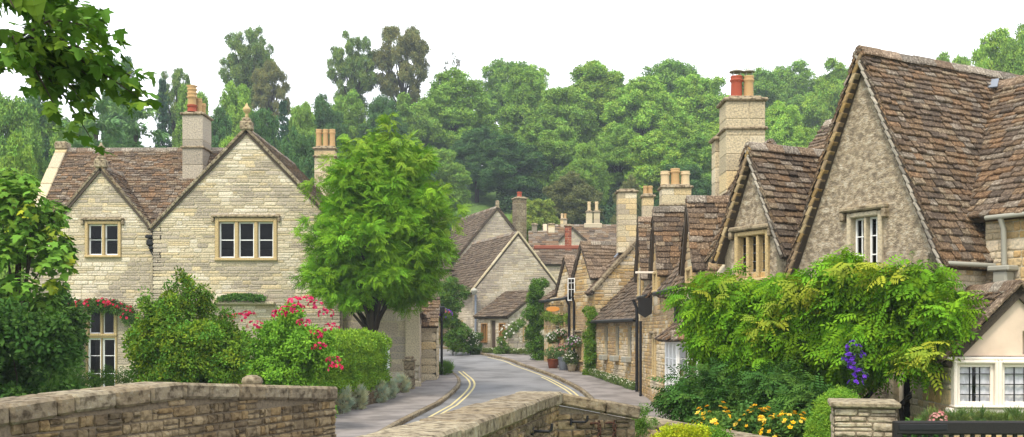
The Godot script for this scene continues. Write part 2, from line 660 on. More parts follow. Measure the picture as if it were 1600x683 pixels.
# A roof slope: x along the eaves, y up the slope, z out of it.
func slope(h: Bld, t: Transform3D, poly: PackedVector2Array, course := 0.17, width := 0.30, tone := "slate", thick := 0.10, called := "roof", cuts := []) -> MeshInstance3D:
	# cuts: [x0, x1, y], where a gable stands through the lower edge up to y
	var mb := MB.new()
	if cuts:
		var x := poly[0].x
		var end := poly[1].x
		var up := poly[2].y
		for c in cuts:
			if c[0] > x + 0.02:
				mb.prism(rect(x, poly[0].y, c[0], up), t, -thick, 0.0)
			mb.prism(rect(c[0], c[2], c[1], up), t, -thick, 0.0)
			x = c[1]
		if end > x + 0.02:
			mb.prism(rect(x, poly[0].y, end, up), t, -thick, 0.0)
	else:
		mb.prism(poly, t, -thick, 0.0)
	var o := put(mb, called, M.roof_bed, h.root)
	var top := -INF
	var bot := INF
	for p in poly:
		top = maxf(top, p.y)
		bot = minf(bot, p.y)
	var y := bot - 0.05
	var k := 0
	while y < top - 0.03:
		var c := course * rf(0.88, 1.12) * lerpf(1.15, 0.82, (y - bot) / (top - bot))
		var s := span(poly, clampf(y + c * 0.7, bot + 0.001, top - 0.001))
		var x := s.x - rf(0.0, 0.05)
		var len_t := minf(c * 1.75, top - y + 0.03)
		while x < s.y - 0.03:
			var w := width * rf(0.6, 1.45)
			if s.y - x - w < width * 0.4:
				w = s.y - x + rf(0.0, 0.04)
			var sc := Vector3((w - 0.010) / 0.30, len_t / 0.34, rf(0.7, 1.3))
			var b := Basis(Vector3(1, 0, 0), -0.046 / len_t * 0.95 + rf(-0.05, 0.01)) * Basis(Vector3(0, 0, 1), rf(-0.025, 0.025))
			var inside := false
			for cut in cuts:
				if x + w * 0.5 > cut[0] and x + w * 0.5 < cut[1] and y < cut[2]:
					inside = true
			if inside:
				x += w
				continue
			h.tiles.append([o, t * Transform3D(b.scaled_local(sc), Vector3(x + w * 0.5, y + rf(-0.012, 0.012), 0.050)), w, tone])
			x += w
		y += c
		k += 1
	return o


func pixels(at: Vector3, w: float) -> float:
	var d := -at.z
	if d < 2.0:
		return 0.0
	var px := 800.0 + at.x / d * 1700.0
	var py := 520.0 - (at.y - EYE) / d * 1700.0
	if px < -10 or px > 1610 or py < -10 or py > 690:
		return 0.1
	return w * 1700.0 / d


func finish(h: Bld) -> void:
	var patch := FastNoiseLite.new()
	patch.seed = 12
	patch.frequency = 0.55
	patch.fractal_octaves = 3
	# the largest pieces in view become parts of their own, the rest one part of each kind
	for kind in [["stone", h.stones, "small_rubble", M[h.stone_mat]], ["tile", h.tiles, "upper_slates", M.tile]]:
		var list: Array = kind[1]
		if list.is_empty():
			continue
		for p in list:
			p.append(pixels(h.root.transform * (p[1] as Transform3D).origin, p[2]))
		var order := list.duplicate()
		order.sort_custom(func(a, b): return a[4] > b[4])
		var n := mini(h.most, order.size())
		var cut := 8.5
		var where := []
		var tint := []
		for i in order.size():
			var p: Array = order[i]
			var pal: Array = TONES[p[3]]
			var at: Vector3 = (p[1] as Transform3D).origin
			var f := patch.get_noise_3d(at.x, at.y * 1.6, at.z + 40.0) * 1.5 + 0.5 + rf(-0.34, 0.34)
			var c := clampi(int(f * pal.size()), 0, pal.size() - 1) if kind[0] == "stone" else rng.randi() % pal.size()
			if i < n and p[4] >= cut:
				var m: Mesh = shapes["%s_%s_%d_%d" % [kind[0], p[3], c, rng.randi() % 4]]
				var o := MeshInstance3D.new()
				o.mesh = m
				o.material_override = kind[3]
				o.name = "%s_%03d" % [kind[0], i + 1] if i else kind[0]
				o.transform = p[1]
				(p[0] as Node).add_child(o, true)
			else:
				var v := rf(0.82, 1.15)
				var cc: Color = pal[c]
				where.append(p[1])
				tint.append(Color(cc.r * v, cc.g * v, cc.b * v))
		if where:
			var st := copies(kind[2], shapes[kind[0] + "_1"], kind[3], h.root, where, tint)
			st.set_meta("kind", "stuff")
	h.stones = []
	h.tiles = []


func ridge(h: Bld, a: Vector3, b: Vector3, size := 0.16, tone := "slate", step := 0.42) -> void:
	var total := a.distance_to(b)
	var n := maxi(1, int(total / step))
	var dir := (b - a) / total
	var side := Vector3.UP.cross(dir).normalized()
	var up := dir.cross(side)
	for i in n:
		var mb := MB.new()
		var l := total / n
		var c := a + dir * (l * (i + 0.5)) + up * rf(-0.008, 0.012)
		var w := size * rf(0.95, 1.08)
		var pts := PackedVector2Array([Vector2(-w, -w * 0.85), Vector2(w, -w * 0.85), Vector2(w * 0.98, -w * 0.65), Vector2(w * 0.42, 0.03), Vector2(0, 0.055), Vector2(-w * 0.42, 0.03), Vector2(-w * 0.98, -w * 0.65)])
		mb.prism(pts, Transform3D(Basis(side, up, dir), c), -l * 0.5 + 0.006, l * 0.5 - 0.004)
		var pal: Array = TONES["pale_slate"] if rng.randf() < 0.4 else TONES["pier"]
		var col: Color = pal[rng.randi() % pal.size()]
		put(mb, "ridge_tile", M.tile, h.root, col * rf(0.95, 1.3))


# coping or verge stones laid along a line; dir runs up the slope
func coping_line(parent: Node, a: Vector3, b: Vector3, w: float, th: float, step: float, called := "coping_stone", tone := "coping", m := "old_stone") -> void:
	var total := a.distance_to(b)
	var n := maxi(1, int(total / step))
	var dir := (b - a) / total
	var side := Vector3.UP.cross(dir).normalized()
	var up := dir.cross(side)
	var x := 0.0
	for i in n:
		var l := total / n * rf(0.8, 1.2) if i < n - 1 else total - x
		l = minf(l, total - x)
		if l < 0.03:
			break
		var mb := MB.new()
		mb.box(Transform3D(Basis(side, up, dir) * Basis(Vector3(0, 1, 0), rf(-0.01, 0.01)), a + dir * (x + l * 0.5) + up * rf(-0.006, 0.006)), Vector3(w * rf(0.97, 1.03), th * rf(0.94, 1.06), l - 0.012), minf(th, w) * 0.16)
		var pal: Array = TONES[tone]
		put(mb, called, M[m], parent, pal[rng.randi() % pal.size()])
		x += l


# window set in the panel's opening. q: the opening; lights: casements side by side
func window(h: Bld, t: Transform3D, q: Rect2, lights := 2, rows := 2, cols := 1, opt := {}) -> void:
	var fr: float = opt.get("surround", 0.11)
	var deep: float = opt.get("deep", 0.10)
	var stone: Material = M[opt.get("stone", "dressed")]
	var paint: Material = M[opt.get("paint", "white_paint")]
	var holder := Node3D.new()
	holder.name = "window"
	holder.transform = t
	h.root.add_child(holder, true)
	var x0 := q.position.x
	var x1 := q.end.x
	var y0 := q.position.y
	var y1 := q.end.y
	if fr > 0.0:
		var mb := MB.new()
		mb.bx(Vector3(x0 + fr * 0.5, (y0 + y1) * 0.5, -0.06), Vector3(fr, y1 - y0, 0.25), 0.02)
		mb.bx(Vector3(x1 - fr * 0.5, (y0 + y1) * 0.5, -0.06), Vector3(fr, y1 - y0, 0.25), 0.02)
		mb.bx(Vector3((x0 + x1) * 0.5, y1 - fr * 0.5, -0.058), Vector3(x1 - x0 - fr * 2 + 0.01, fr, 0.25), 0.02)
		put(mb, "surround", stone, holder)
		var sb := MB.new()
		sb.bx(Vector3((x0 + x1) * 0.5, y0 + fr * 0.42, -0.03), Vector3(x1 - x0 + 0.02, fr * 0.8, 0.26), 0.02)
		put(sb, "sill", stone, holder)
		x0 += fr
		x1 -= fr
		y0 += fr * 0.8
		y1 -= fr
	if opt.get("hood", false):
		var mb := MB.new()
		var hw: float = q.size.x * 0.5 + 0.12
		var cx := q.get_center().x
		mb.bx(Vector3(cx, q.end.y + 0.06, 0.05), Vector3(hw * 2, 0.09, 0.17), 0.025)
		for s in [-1, 1]:
			mb.bx(Vector3(cx + s * (hw - 0.045), q.end.y - 0.06, 0.048), Vector3(0.088, 0.16, 0.15), 0.02)
		put(mb, "hood_mould", M.coping, holder)
	if opt.has("lintel"):
		var mb := MB.new()
		mb.bx(Vector3(q.get_center().x, q.end.y + 0.09, 0.02), Vector3(q.size.x + 0.26, 0.17, 0.10), 0.02)
		put(mb, "lintel", M[opt.lintel], holder)
	var mul: float = opt.get("mullion", 0.09)
	var lw := (x1 - x0 - mul * (lights - 1)) / lights
	for i in lights:
		var a := x0 + i * (lw + mul)
		if i > 0:
			var mb := MB.new()
			mb.bx(Vector3(a - mul * 0.5, (y0 + y1) * 0.5, -0.065), Vector3(mul + 0.002, y1 - y0, 0.20), 0.025)
			put(mb, "mullion", stone, holder)
		var fw: float = opt.get("frame", 0.035)
		var z := -deep
		var fb := MB.new()
		var cy := (y0 + y1) * 0.5
		fb.bx(Vector3(a + fw * 0.5, cy, z), Vector3(fw, y1 - y0, 0.045), 0.006)
		fb.bx(Vector3(a + lw - fw * 0.5, cy, z), Vector3(fw, y1 - y0, 0.045), 0.006)
		fb.bx(Vector3(a + lw * 0.5, y0 + fw * 0.5, z), Vector3(lw - fw * 2, fw, 0.044), 0.006)
		fb.bx(Vector3(a + lw * 0.5, y1 - fw * 0.5, z), Vector3(lw - fw * 2, fw, 0.044), 0.006)
		put(fb, "casement_frame", paint, holder)
		var bw: float = opt.get("bar", 0.022)
		var bm: Material = M[opt.get("bar_mat", opt.get("paint", "white_paint"))]
		for r in range(1, rows):
			var bb := MB.new()
			bb.bx(Vector3(a + lw * 0.5, lerpf(y0, y1, float(r) / rows), z - 0.003), Vector3(lw - fw * 2, bw, 0.03))
			put(bb, "glazing_bar", bm, holder)
		for c in range(1, cols):
			var bb := MB.new()
			bb.bx(Vector3(a + fw + (lw - fw * 2) * c / cols, cy, z - 0.006), Vector3(bw, y1 - y0 - fw * 2, 0.026))
			put(bb, "glazing_bar", bm, holder)
		for r in rows:
			for c in cols:
				var gb := MB.new()
				var gw := (lw - fw * 2) / cols
				var gh := (y1 - y0 - fw * 2) / rows
				var gc := Vector3(a + fw + gw * (c + 0.5), y0 + fw + gh * (r + 0.5), z - 0.008)
				var e := Vector3(gw * 0.5, gh * 0.5, 0)
				var tw := rf(-0.002, 0.002)
				gb.quad(gc + Vector3(-e.x, -e.y, tw), gc + Vector3(e.x, -e.y, -tw), gc + Vector3(e.x, e.y, tw), gc + Vector3(-e.x, e.y, -tw))
				put(gb, "pane", M.clear_glass if opt.get("curtain", 0.0) > 0.0 else M.glass, holder)
		var curtain: float = opt.get("curtain", 0.0)
		if curtain > 0.0:
			for side in ([0, 1] if curtain < 1.0 else [0]):
				var cb := MB.new()
				var wide := lw * (curtain * 0.5 if curtain < 1.0 else 1.0)
				var cx0 := a if side == 0 else a + lw - wide
				var folds := int(maxf(4.0, wide / 0.05))
				for f in folds:
					var fx0 := cx0 + wide * f / folds
					var fx1 := cx0 + wide * (f + 1) / folds
					var za := z - 0.035 - (0.02 if f % 2 else 0.0)
					var zb := z - 0.035 - (0.0 if f % 2 else 0.02)
					cb.quad(Vector3(fx0, y0, za), Vector3(fx1, y0, zb), Vector3(fx1, y1, zb), Vector3(fx0, y1, za))
				put(cb, "curtain", M.curtain, holder)


func chimney(h: Bld, at: Vector3, w: float, dp: float, y1: float, opt := {}) -> Node3D:
	var o := Node3D.new()
	o.name = "chimney"
	o.position = at
	o.rotation.y = opt.get("turn", 0.0)
	h.root.add_child(o, true)
	var tones: Array = TONES[opt.get("tones", "block")]
	var course: float = opt.get("course", 0.32)
	var smat: Material = M[opt.get("mat", "stone")]
	var top := y1 - at.y
	var y := 0.0
	var k := 0
	var band: float = opt.get("band", -1.0)
	while y < top - 0.05:
		var hc := minf(course * rf(0.92, 1.08), top - y)
		var x := -w * 0.5
		var per: int = opt.get("per", 2)
		var cuts := []
		for c in range(1, per):
			cuts.append(-w * 0.5 + w * (c + (0.18 if k % 2 else -0.16) + rf(-0.06, 0.06)) / per)
		cuts.append(w * 0.5)
		for c in cuts:
			var mb := MB.new()
			var jz := rf(-0.006, 0.006)
			mb.bx(Vector3((x + c) * 0.5, y + hc * 0.5, 0), Vector3(c - x - 0.010, hc - 0.010, dp + jz), 0.014)
			put(mb, "block", smat, o, tones[rng.randi() % tones.size()] * rf(0.76, 1.1))
			x = c
		y += hc
		k += 1
	var core := MB.new()
	core.bx(Vector3(0, top * 0.5, 0), Vector3(w - 0.03, top - 0.02, dp - 0.03))
	put(core, "core", M.mortar, o)
	if band > 0.0:
		var mb := MB.new()
		mb.bx(Vector3(0, band - at.y, 0), Vector3(w + 0.12, 0.08, dp + 0.12), 0.025)
		put(mb, "string_course", M.coping, o)
	var cap := MB.new()
	cap.bx(Vector3(0, top + 0.04, 0), Vector3(w + 0.14, 0.09, dp + 0.14), 0.03)
	cap.bx(Vector3(0, top + 0.11, 0), Vector3(w * 0.86, 0.08, dp * 0.86), 0.03)
	put(cap, "cap", M.coping, o)
	for p in opt.get("pots", []):
		# [x, z, radius, height, material]
		var r: float = p[2]
		var ph: float = p[3]
		var mb := MB.new()
		mb.lathe([Vector2(0.001, 0), Vector2(r * 1.12, 0), Vector2(r * 1.12, ph * 0.06), Vector2(r, ph * 0.10), Vector2(r * 0.93, ph * 0.72), Vector2(r * 1.12, ph * 0.76), Vector2(r * 1.14, ph * 0.84), Vector2(r * 0.95, ph * 0.88), Vector2(r * 1.06, ph * 0.95), Vector2(r * 1.06, ph), Vector2(r * 0.8, ph), Vector2(r * 0.75, ph * 0.7), Vector2(0.001, ph * 0.68)], Vector3(p[0], top + 0.14, p[1]), 14)
		put(mb, "chimney_pot", M[p[4]], o)
		if p.size() > 5:
			var cw := MB.new()
			var py := top + 0.14 + ph
			for s in 4:
				var a := TAU * (s + 0.5) / 4
				cw.bx(Vector3(p[0] + cos(a) * r * 0.8, py + 0.05, p[1] + sin(a) * r * 0.8), Vector3(0.02, 0.12, 0.02))
			cw.lathe([Vector2(0.001, py + 0.10), Vector2(r * 1.25, py + 0.10), Vector2(r * 1.2, py + 0.13), Vector2(0.001, py + 0.20)], Vector3(p[0], 0, p[1]), 12)
			put(cw, "cowl", M.grey_iron, o)
	return o


func pipe(h: Node, pts: Array, r: float, m: String, called := "drainpipe") -> void:
	var mb := MB.new()
	var rad := []
	for p in pts:
		rad.append(r)
	mb.tube(pts, rad, 8)
	put(mb, called, M[m], h)


func panel_x(x: float, z: float, y := 0.0) -> Transform3D:
	return tf(Vector3(x, y, z))


# end walls: the panel's x runs back from the front on the right end, forward on the left end
func panel_right(x: float, z: float, y := 0.0) -> Transform3D:
	return tf(Vector3(x, y, z), PI / 2)


func panel_left(x: float, z: float, y := 0.0) -> Transform3D:
	return tf(Vector3(x, y, z), -PI / 2)


func panel_back(x: float, z: float, y := 0.0) -> Transform3D:
	return tf(Vector3(x, y, z), PI)


func rect(x0: float, y0: float, x1: float, y1: float) -> PackedVector2Array:
	return PackedVector2Array([Vector2(x0, y0), Vector2(x1, y0), Vector2(x1, y1), Vector2(x0, y1)])


func rect2(x0: float, y0: float, x1: float, y1: float) -> Rect2:
	return Rect2(x0, y0, x1 - x0, y1 - y0)


# slope facing +z of the building: eaves from (x0, y, z) rightwards, pitched back
func slope_front(x0: float, y: float, z: float, rise: float, run: float) -> Transform3D:
	var a := atan2(rise, run)
	return Transform3D(Basis(Vector3(1, 0, 0), -PI / 2 + a), Vector3(x0, y, z))


# slope facing the right end (+x): panel x runs from the front edge backwards
func slope_right(x: float, y: float, z0: float, rise: float, run: float) -> Transform3D:
	return Transform3D(Basis(Vector3.UP, PI / 2), Vector3(x, y, z0)) * Transform3D(Basis(Vector3(1, 0, 0), -PI / 2 + atan2(rise, run)), Vector3.ZERO)


# slope facing the left end (-x): panel x runs from the back edge forwards
func slope_left(x: float, y: float, z1: float, rise: float, run: float) -> Transform3D:
	return Transform3D(Basis(Vector3.UP, -PI / 2), Vector3(x, y, z1)) * Transform3D(Basis(Vector3(1, 0, 0), -PI / 2 + atan2(rise, run)), Vector3.ZERO)


func slope_back(x1: float, y: float, z: float, rise: float, run: float) -> Transform3D:
	return Transform3D(Basis(Vector3.UP, PI), Vector3(x1, y, z)) * Transform3D(Basis(Vector3(1, 0, 0), -PI / 2 + atan2(rise, run)), Vector3.ZERO)


# a building whose front runs from (lx, ld) on the left to (rx, rd) on the right as seen from outside
func building(called: String, label: String, lx: float, ld: float, rx: float, rd: float, y: float, tones := "gold", smat := "stone", category := "house") -> Bld:
	var h := Bld.new()
	h.root = thing(called, label, category, Vector3(lx, y, -ld), atan2(rd - ld, rx - lx))
	h.tones = tones
	h.stone_mat = smat
	return h


# a wing whose gable looks to the front: its own roof slopes to both sides. z0 is the gable wall, back its far end
func front_gable(h: Bld, cx: float, half: float, z0: float, back: float, eaves: float, apex: float, opt := {}) -> void:
	var over: float = opt.get("over", 0.10)
	var course: float = opt.get("course", 0.17)
	var tone: String = opt.get("tone", "slate")
	var rise := apex - eaves
	var a := over * rise / half
	var sl := Vector2(half + over, rise + a).length()
	var fo: float = opt.get("front_over", 0.10)
	var l := z0 + fo - back
	slope(h, slope_right(cx + half + over, eaves - a, z0 + fo, rise, half), rect(0, 0, l, sl), course, opt.get("tile", 0.30), tone)
	slope(h, slope_left(cx - half - over, eaves - a, back, rise, half), rect(0, 0, l, sl), course, opt.get("tile", 0.30), tone)
	ridge(h, Vector3(cx, apex + 0.07, z0 + fo), Vector3(cx, apex + 0.07, back), opt.get("ridge", 0.15), tone)


# a range whose eaves run along the front
func range_roof(h: Bld, x0: float, x1: float, z0: float, deep: float, eaves: float, top: float, opt := {}) -> void:
	var over: float = opt.get("over", 0.15)
	var half := deep * 0.5
	var rise := top - eaves
	var a := over * rise / half
	var sl := Vector2(half + over, rise + a).length()
	var tone: String = opt.get("tone", "slate")
	var end: float = opt.get("end", 0.06)
	slope(h, slope_front(x0 - end, eaves - a, z0 + over, rise, half), rect(0, 0, x1 - x0 + end * 2, sl), opt.get("course", 0.17), opt.get("tile", 0.30), tone, 0.10, "roof", opt.get("cuts", []).map(func(c): return [c[0] - x0 + end, c[1] - x0 + end, (over + float(c[2]) if c.size() > 2 else over + 0.12) * sl / (half + over)]))
	slope(h, slope_back(x1 + end, eaves - a, z0 - deep - over, rise, half), rect(0, 0, x1 - x0 + end * 2, sl), 0.3, 0.6, tone)
	ridge(h, Vector3(x0 - end, top + 0.07, z0 - half), Vector3(x1 + end, top + 0.07, z0 - half), 0.15, tone)


func gable_poly(w: float, base: float, eaves: float, apex: float) -> PackedVector2Array:
	return PackedVector2Array([Vector2(0, base), Vector2(w, base), Vector2(w, eaves), Vector2(w * 0.5, apex), Vector2(0, eaves)])


# ------------------------------------------------------------------ setting
func road_y(d: float) -> float:
	if d < 10.0:
		return 0.0
	if d < 24.0:
		return -0.5 * smoothstep(10.0, 24.0, d)
	if d < 33.0:
		return -0.5
	return -0.5 + 0.0433 * (minf(d, 66.0) - 33.0)


func ground_y(x: float, d: float) -> float:
	var y := road_y(d) - 0.06 + 24.0 * smoothstep(60.0, 170.0, d) + maxf(0.0, d - 170.0) * 0.03
	# the bank beside the bridge drops to the brook
	var right_bank := smoothstep(-0.6, 1.2, x - (d - 12.0) * 0.18) * (1.0 - smoothstep(12.6, 15.0, d))
	var left_bank := smoothstep(0.0, 2.0, -3.6 + (d - 12.0) * 0.35 - x) * (1.0 - smoothstep(14.0, 17.5, d))
	return y - 1.0 * right_bank - 1.6 * left_bank


func curve(pts: Array, per := 6) -> Array:
	var out := []
	var n := pts.size()
	for i in n - 1:
		var a: Vector2 = pts[maxi(i - 1, 0)]
		var b: Vector2 = pts[i]
		var c: Vector2 = pts[i + 1]
		var d: Vector2 = pts[mini(i + 2, n - 1)]
		for k in per:
			out.append(b.cubic_interpolate(c, a, d, float(k) / per))
	out.append(pts[n - 1])
	return out


func strip(called: String, l: Array, r: Array, lift: float, m: String, thick := 0.0) -> MeshInstance3D:
	var mb := MB.new()
	for i in l.size() - 1:
		var q := []
		for p in [l[i], r[i], r[i + 1], l[i + 1]]:
			q.append(Vector3(p.x, road_y(p.y) + lift, -p.y))
		mb.quad(q[0], q[1], q[2], q[3])
		if thick > 0.0:
			var dn := Vector3(0, -thick, 0)
			mb.quad(q[1] + dn, q[2] + dn, q[2], q[1])
			mb.quad(q[3] + dn, q[0] + dn, q[0], q[3])
	var o := put(mb, called, M[m])
	tag(o, "", "", "", "structure")
	return o


func offset_line(pts: Array, by: float) -> Array:
	var out := []
	for i in pts.size():
		var a: Vector2 = pts[maxi(i - 1, 0)]
		var b: Vector2 = pts[mini(i + 1, pts.size() - 1)]
		var t := (b - a).normalized()
		out.append(pts[i] + Vector2(t.y, -t.x) * by)
	return out


func kerb_row(parent: Node, line: Array, from: int, to: int, side: float) -> void:
	for i in range(from, to):
		var a: Vector2 = line[i]
		var b: Vector2 = line[i + 1]
		var n := maxi(1, int(a.distance_to(b) / 0.7))
		for k in n:
			var p := a.lerp(b, float(k) / n)
			var q := a.lerp(b, float(k + 1) / n)
			var t := (q - p).normalized() * 0.006
			var off := Vector2((q - p).normalized().y, -(q - p).normalized().x) * side * 0.065
			p += off + t
			q += off - t
			var mb := MB.new()
			mb.bar(Vector3(p.x, road_y(p.y) + 0.035 + rf(-0.006, 0.006), -p.y), Vector3(q.x, road_y(q.y) + 0.035 + rf(-0.006, 0.006), -q.y), 0.13, 0.16, 0.022)
			var pal: Array = TONES["coping"]
			put(mb, "kerb_stone", M.old_stone, parent, pal[rng.randi() % pal.size()] * rf(0.9, 1.1))


func build_ground() -> void:
	var mb := MB.new()
	var ds := []
	var d := -12.0
	while d < 420.0:
		ds.append(d)
		d += 1.0 if d < 75.0 else 4.0 if d < 190.0 else 23.0
	var xs := []
	var x := -260.0
	while x < 261.0:
		xs.append(x)
		x += 16.0 if absf(x + 1.0) > 44.0 else 4.0 if absf(x + 1.0) > 10.0 else 1.0
	for i in ds.size() - 1:
		for j in xs.size() - 1:
			var q := []
			for c in [[j, i], [j + 1, i], [j + 1, i + 1], [j, i + 1]]:
				var px: float = xs[c[0]]
				var pd: float = ds[c[1]]
				q.append(Vector3(px, ground_y(px, pd), -pd))
			mb.quad(q[0], q[1], q[2], q[3])
	var o := put(mb, "ground", M.turf)
	tag(o, "", "", "", "structure")
	# the street
	var l := curve([Vector2(-3.9, 1), Vector2(-3.4, 7), Vector2(-2.9, 14), Vector2(-2.75, 19), Vector2(-2.68, 24.6), Vector2(-2.33, 30.9), Vector2(-1.93, 36.8), Vector2(-1.9, 40.4), Vector2(-2.3, 43.9), Vector2(-3.1, 48), Vector2(-5.4, 52.5), Vector2(-9.5, 56), Vector2(-16, 58.5)])
	var r := curve([Vector2(-1.9, 1), Vector2(-0.95, 7), Vector2(0.3, 14), Vector2(1.3, 19), Vector2(2.1, 25), Vector2(2.45, 31), Vector2(2.35, 36.5), Vector2(1.95, 40.4), Vector2(1.42, 43.9), Vector2(0.4, 49), Vector2(-0.63, 53.9), Vector2(-4.05, 62.6), Vector2(-10, 69)])
	strip("road", l, r, 0.0, "asphalt")
	# pavements: raised, with kerb stones along the street
	var lo := curve([Vector2(-5.6, 1), Vector2(-5.0, 7), Vector2(-3.6, 14), Vector2(-4.4, 19), Vector2(-4.75, 24.6), Vector2(-4.2, 30.9), Vector2(-3.6, 36.8), Vector2(-3.2, 40.4), Vector2(-3.3, 43.9), Vector2(-4.0, 48), Vector2(-6.5, 53), Vector2(-10, 57.5), Vector2(-16, 60)])
	var from := 20
	var lp := strip("pavement_left", offset_line(lo.slice(from), 0.0), offset_line(l.slice(from), -0.13), 0.11, "pavement", 0.12)
	kerb_row(lp, l, from, 60, -1.0)
	var ro := curve([Vector2(0, 1), Vector2(0.5, 7), Vector2(2.6, 14), Vector2(4.0, 19), Vector2(5.0, 25), Vector2(4.6, 31), Vector2(4.5, 36.5), Vector2(3.8, 40.4), Vector2(3.2, 43.9), Vector2(1.9, 49), Vector2(1.2, 53.9), Vector2(-2.6, 63.8), Vector2(-9.3, 70.5)])
	var rp := strip("pavement_right", offset_line(r.slice(from), 0.13), ro.slice(from), 0.11, "pavement", 0.12)
	kerb_row(rp, r, from, 66, 1.0)
	# double yellow lines, left and right
	for s in [[l, 0.30, 0.37, 22, 52], [l, 0.47, 0.54, 22, 52], [r, -0.25, -0.18, 30, 62], [r, -0.42, -0.35, 30, 48]]:
		var line: Array = (s[0] as Array).slice(s[3], s[4])
		strip("yellow_line", offset_line(line, s[1]), offset_line(line, s[2]), 0.004, "line_paint")
	# gravelly verge in front of the far cottages
	strip("verge", [Vector2(0.55, 50), Vector2(-0.35, 54.4), Vector2(-1.6, 58.0), Vector2(-3.6, 63)], [Vector2(2.2, 50), Vector2(2.0, 55.0), Vector2(0.2, 58.8), Vector2(-2.4, 64)], 0.118, "pavement", 0.1)


# a free-standing masonry wall: the face runs left to right as seen by who looks at it
func build_bridge() -> void:
	# left parapet
	var b := -1.2
	var h := building("bridge_parapet", "low humped stone bridge parapet with weathered rounded coping across the left foreground", -5.5, 5.62, -2.28, 14.0, b, "bridge", "old_stone", "bridge wall")
	var w := Vector2(3.22, 8.38).length()
	var tops := PackedVector2Array([Vector2(0, 0), Vector2(w, 0), Vector2(w, 0.84 - b), Vector2(w - 3.1, 1.03 - b), Vector2(w - 4.6, 0.99 - b), Vector2(0, 0.72 - b)])
	h.relief = 0.9
	h.gap = 0.012
	wall(h, panel_x(0, 0), tops, [], 0.085, 0.19, 0.40, "dark_mortar")
	wall(h, panel_right(w, 0.0), rect(0.0, 0, 0.40, 0.84 - b), [], 0.12, 0.24, 0.08, "dark_mortar")
	finish(h)
	for k in range(2, 5):
		var p := tops[k]
		var q := tops[k + 1]
		coping_line(h.root, Vector3(q.x, q.y + 0.075, -0.19), Vector3(p.x, p.y + 0.075, -0.19), 0.50, 0.17, 0.40, "coping_stone", "coping")
	# right parapet, its outer face turned to the viewer, and its splayed end
	h = building("bridge_parapet", "stone bridge parapet with broad flat coping slabs and iron brackets, bottom centre", -1.75, 1.4, 0.53, 12.9, b - 0.4, "bridge", "old_stone", "bridge wall")
	b -= 0.4
	w = Vector2(2.28, 11.5).length()
	h.relief = 0.9
	h.gap = 0.012
	wall(h, panel_x(0, 0), rect(0, 0, w, 0.86 - b), [], 0.09, 0.19, 0.40, "dark_mortar")
	coping_line(h.root, Vector3(0, 0.93 - b, -0.19), Vector3(w + 0.02, 0.93 - b, -0.19), 0.52, 0.15, 0.62)
	var end := Node3D.new()
	var t2 := h.root.transform.affine_inverse() * Transform3D(Basis(Vector3.UP, atan2(0.35, 0.95)), Vector3(0.53, b, -12.9))
	var w2 := 1.03
	end.free()
	wall(h, t2, PackedVector2Array([Vector2(0, 0), Vector2(w2, 0), Vector2(w2, 0.64 - b), Vector2(0, 0.84 - b)]), [], 0.12, 0.2, 0.40, "dark_mortar")
	finish(h)
	coping_line(h.root, t2 * Vector3(0.03, 0.925 - b, -0.18), t2 * Vector3(w2 + 0.05, 0.72 - b, -0.18), 0.50, 0.15, 0.5)
	# iron fittings on the outer face
	var face := h.root.transform
	var spots := [face * Vector3(10.0, 0.685 - b, 0.02), face * t2 * Vector3(0.18, 0.64 - b, 0.02)]
	for k in 2:
		var o := thing("iron_bracket", "black iron bracket bent upward on the bridge parapet, %s" % ["lower one on the long face", "one beside the rusty chains"][k], "bracket", spots[k], h.root.rotation.y if k == 0 else 1.25, "iron brackets on the parapet")
		var mb := MB.new()
		mb.tube([Vector3(0, 0, 0), Vector3(0, 0, 0.06), Vector3(0.0, 0.0, 0.17), Vector3(0.0, 0.02, 0.195), Vector3(0, 0.08, 0.20)], [0.018, 0.016, 0.016, 0.016, 0.014], 6)
		put(mb, "bar", M.iron, o)
		var pb := MB.new()
		pb.bx(Vector3(0, 0, 0.0), Vector3(0.08, 0.08, 0.02), 0.005)
		put(pb, "wall_plate", M.iron, o)
	var e := h.root.transform * t2
	for k in 2:
		var o := thing("rusty_chain", "rusty iron chain hanging %s on the end face of the bridge parapet" % ["left of its twin", "right of its twin"][k], "chain", e * Vector3(0.52 + k * 0.20, 0.60 - b, 0.05), 0.3, "chains on the parapet end")
		var hb := MB.new()
		hb.tube([Vector3(-0.10, 0.01, -0.02), Vector3(-0.05, 0.02, 0.02), Vector3(0, 0.015, 0.02), Vector3(0.0, 0.05, 0.03)], [0.014, 0.014, 0.014, 0.012], 6)
		put(hb, "hook", M.rust, o)
		for i in 9:
			var mb := MB.new()
			var path := []
			for s in 9:
				var a := TAU * s / 8
				path.append(Vector3(cos(a) * 0.022, sin(a) * 0.04, 0))
			var rad := []
			rad.resize(9)
			rad.fill(0.009)
			mb.tube(path, rad, 5)
			var li := put(mb, "link", M.rust, o)
			li.position = Vector3(0.003 * sin(i * 2.0), -0.03 - i * 0.058, 0.03)
			li.rotation.y = PI / 2 * (i % 2) + 0.3
	var rail := thing("timber_rail", "short weathered timber rail leaning down beside the rusty chains", "rail", Vector3(0.85, -1.05, -11.9), 0.0)
	var rm := MB.new()
	rm.bar(Vector3(0.02, 1.52, 0.2), Vector3(0.42, 1.15, 0.75), 0.13, 0.09, 0.015)
	put(rm, "beam", M.coping, rail)
	var pm := MB.new()
	pm.bx(Vector3(0.04, 0.72, 0.22), Vector3(0.09, 1.5, 0.09), 0.01)
	put(pm, "post", M.coping, rail)


